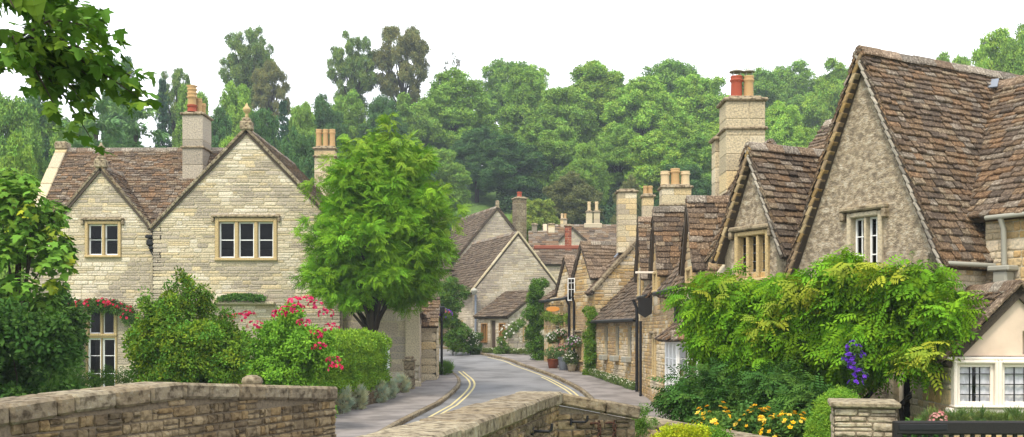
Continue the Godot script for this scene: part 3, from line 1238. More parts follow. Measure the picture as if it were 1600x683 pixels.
func build_left_house() -> void:
	var b := -0.5
	var h := building("manor_house", "cream stone manor house with twin gables, finials and tall chimney behind the garden bushes", -17.05, 38, -5.93, 38, b, "cream")
	var e := 5.3 - b
	var top := 8.55 - b
	# main front, x from 0 to 4.65; the small gable stands on it at x 2.69
	var cx := 2.69
	var hw := 1.86
	var upper := rect2(2.14, 4.32 - b, 3.40, 5.60 - b)
	var door := rect2(2.16, 0.1, 3.26, 2.62 - b)
	wall(h, panel_x(0, 0), rect(0, 0, 4.67, e - 0.3), [rect2(2.14, 4.32 - b, 3.40, e - 0.3), door], 0.115, 0.46)
	wall(h, panel_x(cx - hw, 0), PackedVector2Array([Vector2(0, e - 0.3), Vector2(hw * 2, e - 0.3), Vector2(hw * 2, e - 0.02), Vector2(hw, 7.42 - b), Vector2(0, e - 0.02)]), [rect2(2.14 - cx + hw, e - 0.3, 3.40 - cx + hw, 5.60 - b)], 0.11, 0.42)
	window(h, panel_x(0, 0), upper, 2, 2, 1, {"hood": true, "frame": 0.05, "bar": 0.03})
	# garden door with lights above
	var dt := panel_x(0, 0)
	window(h, dt, rect2(door.position.x, door.position.y + 1.98, door.end.x, door.end.y), 2, 1, 1, {"stone": "dressed"})
	window(h, dt, rect2(door.position.x, door.position.y, door.end.x, door.position.y + 1.98), 2, 3, 1, {"surround": 0.06, "frame": 0.07, "mullion": 0.02})
	# the larger wing
	var gx := 7.88
	var gh := 3.24
	var z := 0.42
	var big := rect2(gx - 1.08, 4.18 - b, gx + 1.06, 5.66 - b)
	wall(h, panel_x(gx - gh, z), PackedVector2Array([Vector2(0, 0), Vector2(gh * 2, 0), Vector2(gh * 2, 5.36 - b), Vector2(gh, 8.66 - b), Vector2(0, 5.36 - b)]), [Rect2(big.position - Vector2(gx - gh, 0), big.size)], 0.112, 0.46)
	window(h, panel_x(0, z), big, 3, 2, 1, {"hood": true, "curtain": 0.0, "surround": 0.13, "mullion": 0.13, "frame": 0.05, "bar": 0.03})
	wall(h, panel_right(gx + gh, z), rect(0, 0, 8.0, 5.36 - b), [], 0.16, 0.5)
	wall(h, panel_left(gx - gh, 0.0), rect(0, 0, z, 5.36 - b), [], 0.16, 0.3)
	wall(h, panel_left(0, -6.0), gable_poly(6.0, 0, e, top), [], 0.2, 0.6)
	wall(h, panel_back(4.9, -6.0), rect(0, 0, 4.9, e), [], 0.3, 0.6, 0.3, "mortar", false)
	wall(h, panel_back(gx + gh, -7.6), gable_poly(gh * 2, 0, 5.36 - b, 8.6 - b), [], 0.3, 0.6, 0.3, "mortar", false)
	wall(h, panel_left(gx - gh, -7.6), rect(0, 0, 1.8, 5.36 - b), [], 0.3, 0.6, 0.3, "mortar", false)
	wall(h, panel_back(11.3, -10.8), rect(0, 0, 3.4, 5.3 - b), [], 0.3, 0.6, 0.3, "mortar", false)
	range_roof(h, 0.3, 7.8, 0.0, 6.0, e, top, {"course": 0.135, "tile": 0.24, "cuts": [[cx - hw, cx + hw], [4.64, 7.86, 0.2]]})
	front_gable(h, cx, hw, 0.02, -3.0, e - 0.02, 7.47 - b, {"course": 0.13, "tile": 0.24, "front_over": 0.06})
	front_gable(h, gx, gh, z, -7.6, 5.36 - b, 8.70 - b, {"course": 0.13, "tile": 0.24, "front_over": 0.06})
	# rear range, mostly behind the tree
	wall(h, panel_x(7.9, -6.2), rect(0, 0, 3.4, 5.3 - b), [], 0.18, 0.5)
	wall(h, panel_right(11.3, -6.2), gable_poly(4.6, 0, 5.3 - b, 7.6 - b), [], 0.2, 0.5)
	range_roof(h, 7.9, 11.3, -6.2, 4.6, 5.3 - b, 7.6 - b, {"course": 0.16})
	finish(h)
	# verges, coped end, kneelers and finials
	for s in [-1.0, 1.0]:
		coping_line(h.root, Vector3(cx + s * (hw + 0.08), e - 0.08, 0.03), Vector3(cx, 7.53 - b, 0.03), 0.16, 0.09, 0.6, "verge_stone")
		coping_line(h.root, Vector3(gx + s * (gh + 0.08), 5.30 - b, z + 0.03), Vector3(gx, 8.76 - b, z + 0.03), 0.17, 0.10, 0.6, "verge_stone")
	coping_line(h.root, Vector3(0.12, e - 0.1, 0.1), Vector3(0.12, top + 0.12, -3.0), 0.42, 0.16, 0.7, "coping_stone", "block", "stone")
	coping_line(h.root, Vector3(0.12, e - 0.1, -6.1), Vector3(0.12, top + 0.12, -3.0), 0.42, 0.16, 0.7, "coping_stone", "block", "stone")
	var kn := MB.new()
	kn.bx(Vector3(0.12, top + 0.18, -3.0), Vector3(0.46, 0.30, 0.5), 0.05)
	put(kn, "apex_stone", M.coping, h.root)
	for f in [[cx, 7.50 - b, 0.03, 1.0], [gx, 8.74 - b, z + 0.03, 1.05]]:
		var s: float = f[3]
		var base := MB.new()
		base.bx(Vector3(f[0], f[1] + 0.10 * s, f[2] - 0.05), Vector3(0.40 * s, 0.30 * s, 0.34 * s), 0.04)
		base.bx(Vector3(f[0], f[1] + 0.30 * s, f[2] - 0.05), Vector3(0.26 * s, 0.12 * s, 0.26 * s), 0.03)
		var fin := put(base, "finial", M.coping, h.root)
		var ball := MB.new()
		var pr := [Vector2(0.001, 0), Vector2(0.07, 0), Vector2(0.05, 0.10), Vector2(0.05, 0.16), Vector2(0.10, 0.20), Vector2(0.13, 0.27), Vector2(0.12, 0.33), Vector2(0.07, 0.37), Vector2(0.05, 0.41), Vector2(0.03, 0.47), Vector2(0.001, 0.50)]
		var sc := []
		for p in pr:
			sc.append(p * s)
		ball.lathe(sc, Vector3(f[0], f[1] + 0.36 * s, f[2] - 0.05), 12)
		put(ball, "ball", M.dressed if s > 1.0 else M.coping, fin)
	# chimney on the front slope of the main roof
	var c := chimney(h, Vector3(-11.682+17.05, 6.9 - b, -2.35), 0.76, 1.15, 9.669+0.5, {"course": 0.9, "per": 1, "band": 8.487+0.5, "tones": "render", "mat": "stone", "pots": [[-0.08, 0.36, 0.17, 0.26, "red_pot"], [0.10, 0.1, 0.11, 0.55, "buff_pot"], [0.13, -0.3, 0.11, 0.45, "buff_pot"]]})
	var pot := MB.new()
	pot.lathe([Vector2(0.16, 0), Vector2(0.15, 0.26), Vector2(0.19, 0.28), Vector2(0.19, 0.34), Vector2(0.14, 0.36), Vector2(0.18, 0.42), Vector2(0.18, 0.48), Vector2(0.13, 0.50), Vector2(0.18, 0.56), Vector2(0.18, 0.62), Vector2(0.12, 0.64), Vector2(0.21, 0.72), Vector2(0.001, 0.78)], Vector3(-0.08, 9.669+0.5-6.9+b+0.38, 0.36), 14)
	put(pot, "louvred_pot", M.buff_pot, c)
	chimney(h, Vector3(-7.762+17.05, 6.4 - b, -7.3), 0.85, 0.55, 9.301+0.5, {"pots": [[-0.28, 0.0, 0.12, 0.72, "buff_pot"], [0.0, 0.0, 0.12, 0.72, "buff_pot"], [0.28, 0.0, 0.12, 0.72, "buff_pot"]], "band": 9.007+0.5, "tones": "block"})
	# rainwater hopper and pipe between the gables
	var hp := MB.new()
	hp.bx(Vector3(4.52, 4.83 - b, 0.16), Vector3(0.34, 0.22, 0.24), 0.04)
	hp.bx(Vector3(4.52, 4.66 - b, 0.15), Vector3(0.2, 0.14, 0.18), 0.03)
	hp.bx(Vector3(4.52, 5.04 - b, 0.14), Vector3(0.4, 0.12, 0.3), 0.03)
	put(hp, "rain_hopper", M.iron, h.root)
	pipe(h.root, [Vector3(4.46, 4.6 - b, 0.14), Vector3(4.56, 4.45 - b, 0.12), Vector3(4.58, 4.2 - b, 0.10), Vector3(4.58, 0.1, 0.10)], 0.05, "iron")
	# planted ledge below the big window
	var lb := MB.new()
	lb.bx(Vector3(gx - 0.2, 2.72 - b, z + 0.14), Vector3(2.4, 0.10, 0.26), 0.02)
	put(lb, "ledge", M.ashlar, h.root)


func build_left_street() -> void:
	var b := -0.5
	# small gabled outbuilding beside the hedge
	var h := building("stone_outbuilding", "small gabled grey stone outbuilding half hidden behind the street tree", -6.7, 38.0, -3.28, 38.15, b, "grey", "stone", "outbuilding")
	h.relief = 0.25
	var w := Vector2(3.42, 0.15).length()
	wall(h, panel_x(0, 0), gable_poly(w, 0, 2.40 - b, 3.75 - b), [rect2(2.02, 0.9, 2.42, 2.0)], 0.38, 0.8)
	window(h, panel_x(0, 0), rect2(2.02, 0.9, 2.42, 2.0), 1, 1, 1, {"surround": 0.06, "frame": 0.05, "stone": "white_paint", "curtain": 1.0})
	wall(h, panel_right(w, 0), rect(0, 0, 3.6, 2.40 - b), [], 0.38, 0.8)
	wall(h, panel_left(0, -3.6), rect(0, 0, 3.6, 2.40 - b), [], 0.3, 0.6, 0.3, "mortar", false)
	wall(h, panel_back(w, -3.6), gable_poly(w, 0, 2.4 - b, 3.75 - b), [], 0.3, 0.6, 0.3, "mortar", false)
	front_gable(h, w * 0.5, w * 0.5, -0.2, -3.6, 2.40 - b, 3.72 - b, {"tone": "pale_slate", "course": 0.2})
	finish(h)
	for s in [-1.0, 1.0]:
		coping_line(h.root, Vector3(w * 0.5 + s * (w * 0.5 + 0.12), 2.38 - b, -0.12), Vector3(w * 0.5, 3.90 - b, -0.12), 0.34, 0.14, 0.6)
	var pl := MB.new()
	pl.bx(Vector3(w - 0.2, 1.36 - b + 0.5, 0.06), Vector3(0.5, 2.6, 0.12), 0.02)
	pl.bx(Vector3(w - 0.2, 0.25, 0.08), Vector3(0.6, 0.5, 0.20), 0.03)
	put(pl, "corner_pier", M.ashlar, h.root)
	# cottage behind it, along the left of the street
	h = building("left_cottage", "stone cottage with mossy slate roof behind the outbuilding on the left kerb", -3.2, 42.0, -3.42, 47.6, b, "gold", "stone")
	w = 5.6
	wall(h, panel_x(0, 0), rect(0, 0, w, 2.95 - b), [rect2(1.6, 1.3, 2.5, 2.5)], 0.17, 0.4)
	window(h, panel_x(0, 0), rect2(1.6, 1.3, 2.5, 2.5), 2, 2, 1)
	wall(h, panel_left(0, -4.4), gable_poly(4.4, 0, 2.95 - b, 5.2 - b), [], 0.17, 0.4)
	wall(h, panel_right(w, 0), gable_poly(4.4, 0, 2.95 - b, 5.2 - b), [], 0.2, 0.5)
	wall(h, panel_back(w, -4.4), rect(0, 0, w, 2.95 - b), [], 0.3, 0.6, 0.3, "mortar", false)
	range_roof(h, 0, w, 0, 4.4, 2.95 - b, 5.2 - b, {"tone": "pale_slate", "course": 0.18})
	finish(h)
	# slate-capped buttress porch at the kerb
	h = building("buttress_porch", "narrow pale stone porch with steep slate cap between black drainpipes", -3.42, 40.6, -2.83, 40.6, b, "block", "stone", "porch")
	wall(h, panel_x(0, 0), rect(0, 0, 0.59, 1.98 - b), [], 0.34, 0.5, 0.12)
	wall(h, panel_right(0.59, 0), PackedVector2Array([Vector2(0, 0), Vector2(1.4, 0), Vector2(1.4, 2.9 - b), Vector2(0, 2.0 - b)]), [], 0.3, 0.5, 0.12)
	wall(h, panel_left(0, -1.4), PackedVector2Array([Vector2(0, 0), Vector2(1.4, 0), Vector2(1.4, 2.0 - b), Vector2(0, 2.9 - b)]), [], 0.3, 0.5, 0.12, "mortar", false)
	slope(h, slope_front(-0.08, 1.93 - b, 0.1, 1.0, 0.75), rect(0, 0, 0.75, 1.35), 0.15, 0.26, "slate")
	finish(h)
	var pb := MB.new()
	pb.bx(Vector3(0.295, 0.16, 0.04), Vector3(0.72, 0.36, 0.14), 0.03)
	put(pb, "plinth", M.coping, h.root)
	for p in [[-3.47, 39.9, 2.25], [-2.78, 43.0, 2.7]]:
		var o := thing("drainpipe", "black cast iron drainpipe %s the slate-capped porch" % ("at the near corner left of" if p[0] < -3 else "just beyond and right of"), "drainpipe", Vector3(p[0], road_y(p[1]), -p[1]))
		pipe(o, [Vector3(0, 0.05, 0), Vector3(0, p[2] - road_y(p[1]), 0)], 0.05, "iron", "pipe")
		var hb := MB.new()
		hb.bx(Vector3(0, p[2] - road_y(p[1]) - 0.1, 0.02), Vector3(0.26, 0.3, 0.24), 0.04)
		put(hb, "hopper", M.iron, o)
	# low garden wall under the hedge, with its end pier
	h = building("garden_wall", "low rubble garden wall under the clipped hedge beside the left pavement", -4.86, 24.4, -3.66, 36.6, b, "bridge", "old_stone", "wall")
	w = Vector2(1.2, 12.2).length()
	wall(h, panel_x(0, 0), rect(0, 0, w, 0.46), [], 0.11, 0.28, 0.3, "dark_mortar")
	finish(h)
	coping_line(h.root, Vector3(0, 0.49, -0.15), Vector3(w, 0.49, -0.15), 0.34, 0.07, 0.5)
	var pier := thing("gate_pier", "short stone gate pier with moulded cap at the hedge's far end", "pier", Vector3(-3.5, -0.4, -37.1))
	for k in 4:
		var mb := MB.new()
		mb.bx(Vector3(0, 0.14 + k * 0.28, 0), Vector3(0.36, 0.27, 0.36), 0.02)
		put(mb, "block", M.old_stone, pier, TONES.coping[k % 4])
	var cp := MB.new()
	cp.bx(Vector3(0, 1.17, 0), Vector3(0.46, 0.09, 0.46), 0.03)
	cp.bx(Vector3(0, 1.26, 0), Vector3(0.30, 0.10, 0.30), 0.04)
	put(cp, "cap", M.coping, pier)


# ------------------------------------------------------------------ far cottages at the bend
func build_far_houses() -> void:
	var b := 0.5
	# gabled cottage with its end towards the bridge, turned a little to the right
	var a := deg_to_rad(20)
	var lx := -2.153
	var w := 5.3
	var h := building("gable_cottage", "grey stone cottage with plain broad gable end and long mossy roof at the bend", lx, 60, lx + cos(a) * w, 60 + sin(a) * w, b, "grey")
	wall(h, panel_x(0, 0), gable_poly(w, 0, 4.1 - b, 7.28 - b), [], 0.13, 0.32)
	wall(h, panel_left(0, -8.0), rect(0, 0, 8.0, 4.1 - b), [rect2(5.4, 0.9, 6.2, 1.9)], 0.17, 0.42)
	window(h, panel_left(0, -8.0), rect2(5.4, 0.9, 6.2, 1.9), 2, 2, 1)
	wall(h, panel_right(w, 0), rect(0, 0, 8.0, 4.1 - b), [], 0.3, 0.5, 0.3, "mortar", false)
	wall(h, panel_back(w, -8.0), gable_poly(w, 0, 4.1 - b, 7.28 - b), [], 0.3, 0.5, 0.3, "mortar", false)
	front_gable(h, w * 0.5, w * 0.5, -0.02, -8.0, 4.1 - b, 7.28 - b, {"tone": "dark_slate", "course": 0.2, "over": 0.25, "tile": 0.34, "front_over": 0.05})
	finish(h)
	for s in [-1.0, 1.0]:
		coping_line(h.root, Vector3(w * 0.5 + s * (w * 0.5 + 0.2), 3.9 - b, 0.03), Vector3(w * 0.5, 7.36 - b, 0.03), 0.10, 0.10, 0.8, "verge_stone", "block", "stone")
	pipe(h.root, [Vector3(0.12, 3.8 - b, 0.1), Vector3(0.12, 0.1, 0.1)], 0.06, "lead")
	# taller house behind
	lx = -3.572
	w = 5.6
	h = building("tall_gable_house", "taller pale stone gabled house rising behind the cottage at the bend", lx, 69, lx + cos(a) * w, 69 + sin(a) * w, b, "grey")
	wall(h, panel_x(0, 0), gable_poly(w, 0, 6.4 - b, 9.75 - b), [], 0.2, 0.5)
	wall(h, panel_left(0, -8.0), rect(0, 0, 8.0, 6.4 - b), [], 0.2, 0.5)
	wall(h, panel_right(w, 0), rect(0, 0, 8.0, 6.4 - b), [], 0.3, 0.5, 0.3, "mortar", false)
	wall(h, panel_back(w, -8.0), gable_poly(w, 0, 6.4 - b, 9.75 - b), [], 0.3, 0.5, 0.3, "mortar", false)
	front_gable(h, w * 0.5, w * 0.5, -0.02, -8.0, 6.4 - b, 9.75 - b, {"tone": "dark_slate", "course": 0.24, "tile": 0.36, "over": 0.2})
	finish(h)
	chimney(h, Vector3(w * 0.5 + 2.0, 7.8 - b, -1.3), 0.74, 0.74, 10.508-0.5, {"tones": "coping", "mat": "old_stone", "course": 0.4, "pots": [[0.0, 0.0, 0.16, 0.35, "red_pot"]]})
	chimney(h, Vector3(0.55, 7.3 - b, -6.0), 0.8, 0.6, 9.994-0.5, {"tones": "coping", "mat": "old_stone", "course": 0.4, "pots": [[-0.1, 0.0, 0.22, 0.5, "red_pot"]]})
	var fin := MB.new()
	fin.bx(Vector3(w * 0.5, 9.95 - b, 0.0), Vector3(0.22, 0.5, 0.22), 0.05)
	put(fin, "finial", M.coping, h.root)
	# lower cottage far left of the bend, pale walls glimpsed above the street
	h = building("pale_cottage", "pale ochre stone house wall glimpsed behind the ivy at the bend", -5.835, 62, -3.688, 66, b, "block")
	w = 4.6
	wall(h, panel_x(0, 0), rect(0, 0, w, 5.6 - b), [rect2(2.4, 1.0, 3.2, 2.2)], 0.2, 0.5)
	window(h, panel_x(0, 0), rect2(2.4, 1.0, 3.2, 2.2), 2, 2, 1)
	wall(h, panel_right(w, 0), gable_poly(4.4, 0, 5.6 - b, 7.4 - b), [], 0.2, 0.5)
	wall(h, panel_left(0, -4.4), gable_poly(4.4, 0, 5.6 - b, 7.4 - b), [], 0.2, 0.5, 0.3, "mortar", false)
	range_roof(h, 0, w, 0, 4.4, 5.6 - b, 7.4 - b, {"tone": "dark_slate", "course": 0.22})
	finish(h)
	# low outshot with three windows and a door
	b = 0.45
	h = building("outshot_cottage", "low stone outshot with honey timber windows, dark door and lean-to slate roof", -1.814, 58.2, -0.199, 56.4, b, "grey")
	w = Vector2(-0.199--1.814, 1.8).length()
	var hole := [rect2(0.28, 0.72, 0.78, 1.75), rect2(1.02, 0.06, 1.42, 1.9), rect2(1.72, 0.75, 2.2, 1.75)]
	wall(h, panel_x(0, 0), rect(0, 0, w, 2.62 - b), hole, 0.16, 0.4)
	window(h, panel_x(0, 0), hole[0], 2, 1, 1, {"paint": "oak", "stone": "oak", "surround": 0.06, "mullion": 0.04})
	window(h, panel_x(0, 0), hole[2], 2, 1, 1, {"paint": "oak", "stone": "oak", "surround": 0.06, "mullion": 0.04})
	var dm := MB.new()
	dm.bx(Vector3(1.22, 0.98, -0.12), Vector3(0.38, 1.82, 0.05), 0.01)
	put(dm, "door", M.door_wood, h.root)
	wall(h, panel_right(w, 0), PackedVector2Array([Vector2(0, 0), Vector2(2.2, 0), Vector2(2.2, 3.95 - b), Vector2(0, 2.62 - b)]), [rect2(1.05, 0.8, 1.3, 1.6)], 0.16, 0.4)
	window(h, panel_right(w, 0), rect2(1.05, 0.8, 1.3, 1.6), 1, 2, 1, {"surround": 0.04})
	wall(h, panel_left(0, -2.2), PackedVector2Array([Vector2(0, 0), Vector2(2.2, 0), Vector2(2.2, 2.62 - b), Vector2(0, 3.95 - b)]), [], 0.2, 0.5, 0.3, "mortar", false)
	var rise := 1.33
	slope(h, slope_front(-0.15, 2.62 - b - 0.1, 0.16, rise, 2.2), rect(0, 0, w + 0.25, 2.72), 0.18, 0.3, "dark_slate")
	finish(h)
	# roofs beyond the row
	b = 2.5
	h = building("far_house", "distant slate-roofed house with paired pale chimneys below the wood", 2.588, 88, 9.059, 88, b, "grey")
	w = 6.471
	wall(h, panel_x(0, 0), rect(0, 0, w, 8.636-2.5), [], 0.25, 0.6)
	wall(h, panel_left(0, -5.0), gable_poly(5.0, 0, 8.636-2.5, 10.75-2.5), [], 0.25, 0.6)
	wall(h, panel_right(w, 0), gable_poly(5.0, 0, 8.636-2.5, 10.75-2.5), [], 0.25, 0.6)
	range_roof(h, 0, w, 0, 5.0, 8.636-2.5, 10.59-2.5, {"course": 0.28, "tile": 0.45})
	front_gable(h, 2.278, 1.5, 0.2, -2.4, 8.74-2.5, 10.189-2.5, {"course": 0.26, "tile": 0.4, "tone": "dark_slate"})
	wall(h, panel_x(2.278-1.5, 0.15), gable_poly(3.0, 0, 8.74-2.5, 10.138-2.5), [], 0.25, 0.6)
	finish(h)
	for k in 2:
		chimney(h, Vector3(3.831 + k * 0.62, 10.111-2.5, -2.5), 0.52, 0.5, 11.708-2.5, {"tones": "block", "course": 0.5, "per": 1, "pots": [[0.0, 0.0, 0.14, 0.75, "pale_pot"]]})
	var mb := MB.new()
	mb.bx(Vector3(3.831+0.31, 10.431-2.5, -2.5), Vector3(1.5, 0.7, 0.7), 0.05)
	put(mb, "chimney_base", M.ashlar, h.root)
	chimney(h, Vector3(1.708, 9.898-2.5, -2.5), 0.55, 0.5, 11.069-2.5, {"tones": "block", "course": 0.4, "pots": [[-0.13, 0.0, 0.11, 0.4, "pale_pot"], [0.13, 0.0, 0.11, 0.4, "buff_pot"]]})
	h = building("far_house", "small distant grey roof with two stub chimneys beside the gable cottage", 1.351, 82, 3.473, 82, b, "grey")
	w = 2.122
	wall(h, panel_x(0, 0), rect(0, 0, w, 8.067-2.5), [], 0.25, 0.6)
	wall(h, panel_left(0, -4.0), gable_poly(4.0, 0, 8.067-2.5, 9.507-2.5), [], 0.25, 0.6)
	wall(h, panel_right(w, 0), gable_poly(4.0, 0, 8.067-2.5, 9.507-2.5), [], 0.25, 0.6)
	range_roof(h, 0, w, 0, 4.0, 8.067-2.5, 9.458-2.5, {"course": 0.26, "tile": 0.4})
	finish(h)
	chimney(h, Vector3(0.386, 9.013-2.5, -2.0), 0.4, 0.4, 10.001-2.5, {"tones": "coping", "course": 0.4, "per": 1})
	chimney(h, Vector3(1.688, 9.013-2.5, -2.0), 0.5, 0.5, 10.001-2.5, {"tones": "block", "course": 0.4, "per": 1})
	# red clay roof and brick chimney
	h = building("red_roof_house", "house with red clay ridge, dark slates and red brick chimney beyond the row", 1.567, 74, 4.875, 74, b - 1.0, "grey", "stone")
	w = 3.308
	wall(h, panel_x(0, 0), rect(0, 0, w, 6.401-1.5), [], 0.25, 0.5)
	wall(h, panel_left(0, -3.6), gable_poly(3.6, 0, 6.401-1.5, 7.512-1.5), [], 0.25, 0.5)
	wall(h, panel_right(w, 0), gable_poly(3.6, 0, 6.401-1.5, 7.512-1.5), [], 0.25, 0.5)
	range_roof(h, 0, w, 0, 3.6, 6.401-1.5, 7.422-1.5, {"course": 0.26, "tile": 0.4, "tone": "dark_slate"})
	finish(h)
	var rt := MB.new()
	rt.bx(Vector3(w * 0.5, 7.646-1.5, -1.8), Vector3(w + 0.1, 0.28, 0.3), 0.06)
	put(rt, "red_ridge_wall", M.red_brick, h.root)
	chimney(h, Vector3(2.351, 7.333-1.5, -1.9), 0.46, 0.46, 9.121-1.5, {"tones": "brick", "course": 0.16, "per": 2})


# a gabled dormer standing on the eaves of a range; the gable looks to the street
func dormer(h: Bld, cx: float, half: float, sill: float, eaves: float, apex: float, back: float, opt := {}) -> void:
	var z := 0.03
	var q := rect2(half - 0.42, sill + 0.12, half + 0.42, eaves - 0.05)
	wall(h, panel_x(cx - half, z), PackedVector2Array([Vector2(0, sill - 0.5), Vector2(half * 2, sill - 0.5), Vector2(half * 2, eaves), Vector2(half, apex - 0.06), Vector2(0, eaves)]), [q], 0.2, 0.4, 0.15)
	window(h, panel_x(cx - half, z), q, 2, 2, 1, {"paint": opt.get("paint", "oak"), "stone": "dressed", "surround": 0.09})
	wall(h, panel_right(cx + half, z), rect(0, sill, -back, eaves), [], 0.2, 0.4, 0.15)
	wall(h, panel_left(cx - half, back), rect(0, sill, -back, eaves), [], 0.2, 0.4, 0.15)
	front_gable(h, cx, half, z, back, eaves, apex, opt)


func street_range(called: String, label: String, lx: float, ld: float, rx: float, rd: float, b: float, eaves: float, top: float, deep: float, tones: String, opt := {}) -> Bld:
	var h := building(called, label, lx, ld, rx, rd, b, tones)
	var w := Vector2(rx - lx, rd - ld).length()
	wall(h, panel_x(0, 0), rect(0, 0, w, eaves - b), opt.get("holes", []), 0.115, 0.24)
	wall(h, panel_right(w, 0), gable_poly(deep, 0, eaves - b, top - b), [], 0.12, 0.26)
	wall(h, panel_left(0, -deep), gable_poly(deep, 0, eaves - b, top - b), [], 0.2, 0.5)
	wall(h, panel_back(w, -deep), rect(0, 0, w, eaves - b), [], 0.3, 0.5, 0.3, "mortar", false)
	range_roof(h, 0, w, 0, deep, eaves - b, top - b, opt)
	return h


func gutter(h: Bld, x0: float, x1: float, y: float, z: float, m := "iron") -> void:
	pipe(h.root, [Vector3(x0, y, z), Vector3(x1, y, z)], 0.06, m, "gutter")


func build_right_row() -> void:
	# R1: flower-fronted cottage
	var b := -0.4
	var q := [rect2(1.0, 2.85, 1.5, 3.45), rect2(3.4, 2.85, 3.9, 3.45), rect2(1.0, 1.0, 1.55, 2.15), rect2(2.35, 0.35, 3.1, 2.35), rect2(3.75, 1.0, 4.3, 2.1)]
	var h := street_range("flower_cottage", "stone cottage with hanging baskets and orange oval sign beyond the white casement", 1.5, 50.7, 2.49, 45.5, b, 3.28, 5.0, 4.6, "gold", {"holes": q, "tone": "pale_slate", "cuts": [[1.3, 4.7, 0.3]]})
	for k in [0, 1, 2, 4]:
		window(h, panel_x(0, 0), q[k], 2, 2, 1, {"paint": "grey_iron", "surround": 0.07})
	var dm := MB.new()
	dm.bx(Vector3(2.72, 1.35, -0.12), Vector3(0.73, 2.0, 0.05), 0.01)
	put(dm, "door", M.door_wood, h.root)
	front_gable(h, 3.0, 1.7, -0.25, -2.6, 3.55 - b, 4.98 - b, {"tone": "pale_slate", "course": 0.2, "front_over": 0.02})
	wall(h, panel_x(1.3, -0.3), PackedVector2Array([Vector2(0, 3.2 - b), Vector2(3.4, 3.2 - b), Vector2(3.4, 3.5 - b), Vector2(1.7, 4.9 - b), Vector2(0, 3.5 - b)]), [], 0.16, 0.35)
	finish(h)
	gutter(h, -0.05, 5.25, 3.14 - b, 0.22)
	pipe(h.root, [Vector3(5.18, 3.1 - b, 0.2), Vector3(5.18, 2.85 - b, 0.08), Vector3(5.18, 0.3, 0.08)], 0.05, "iron")
	# R2
	b = -0.4
	q = [rect2(0.7, 0.9, 1.4, 2.1)]
	h = street_range("casement_cottage", "narrow stone cottage with open white casement and coped near gable", 2.49, 45.5, 3.26, 43.0, b, 3.40, 6.0, 5.0, "gold", {"holes": q, "tone": "pale_slate", "end": 0.0, "cuts": [[0.0, 2.0, 0.2]]})
	window(h, panel_x(0, 0), q[0], 2, 3, 1, {"surround": 0.10, "hood": true})
	var w := Vector2(0.77, 2.5).length()
	front_gable(h, 1.0, 1.05, -0.12, -2.6, 4.0 - b, 5.35 - b, {"tone": "pale_slate", "course": 0.19})
	wall(h, panel_x(-0.05, -0.1), PackedVector2Array([Vector2(0, 3.2 - b), Vector2(2.1, 3.2 - b), Vector2(2.1, 3.95 - b), Vector2(1.05, 5.25 - b), Vector2(0, 3.95 - b)]), [], 0.16, 0.35)
	finish(h)
	coping_line(h.root, Vector3(w - 0.05, 3.34 - b, 0.1), Vector3(w - 0.05, 6.08 - b, -2.5), 0.30, 0.13, 0.6)
	coping_line(h.root, Vector3(w - 0.05, 3.34 - b, -5.1), Vector3(w - 0.05, 6.08 - b, -2.5), 0.30, 0.13, 0.6)
	var ld := MB.new()
	ld.bar(Vector3(w - 0.36, 4.72 - b, -1.0), Vector3(w - 0.36, 6.02 - b, -2.2), 0.16, 0.03)
	put(ld, "lead_flashing", M.lead, h.root)
	pipe(h.root, [Vector3(0.5, 3.2 - b, 0.16), Vector3(0.5, 2.95 - b, 0.08), Vector3(0.5, 0.3, 0.08)], 0.05, "iron")
	chimney(h, h.root.transform.affine_inverse() * Vector3(4.612, 4.9, -43.8), 0.76, 0.62, 7.317+0.4, {"course": 0.22, "per": 2, "tones": "block", "turn": -h.root.rotation.y})
	# open white casement standing out over the street
	var cs := thing("open_casement", "white window casement swung open over the pavement, high on the narrow cottage", "window", h.root.transform * Vector3(0.25, 3.05 - b, 0.1), -0.35)
	var cm := MB.new()
	for s in [-1.0, 1.0]:
		cm.bx(Vector3(s * 0.14, 0.45, 0), Vector3(0.035, 0.95, 0.04), 0.006)
		cm.bx(Vector3(0, 0.45 + s * 0.45, 0), Vector3(0.25, 0.04, 0.038), 0.006)
	put(cm, "frame", M.white_paint, cs)
	for k in 3:
		var gb := MB.new()
		gb.bx(Vector3(0, 0.18 + k * 0.27, 0.0), Vector3(0.25, 0.018, 0.02)) if k else gb.bx(Vector3(0, 0.45, 0.002), Vector3(0.014, 0.85, 0.02))
		put(gb, "glazing_bar", M.white_paint, cs)
	var gp := MB.new()
	gp.bx(Vector3(0, 0.45, 0), Vector3(0.25, 0.85, 0.006))
	put(gp, "pane", M.glass, cs)
	# R3: low cottage with three small windows
	b = -0.5
	q = []
	for k in 3:
		q.append(rect2(1.6 + k * 1.75, 1.35, 2.15 + k * 1.75, 2.45))
	h = street_range("low_cottage", "low stone cottage with three narrow windows under one broad slate slope", 3.29, 43.0, 4.3, 36.2, b, 2.28, 4.75, 5.0, "gold", {"holes": q, "tone": "dark_slate", "end": 0.0, "course": 0.19})
	for k in 3:
		window(h, panel_x(0, 0), q[k], 1, 4, 2, {"paint": "grey_iron", "bar": 0.016, "frame": 0.04, "surround": 0.0, "lintel": "coping"})
		var wb := MB.new()
		wb.bx(Vector3(1.875 + k * 1.75, 1.27, 0.12), Vector3(0.62, 0.20, 0.22), 0.02)
		put(wb, "window_box", M.grey_iron, h.root)
	finish(h)
	gutter(h, 0.0, 6.8, 2.13 - b, 0.22)
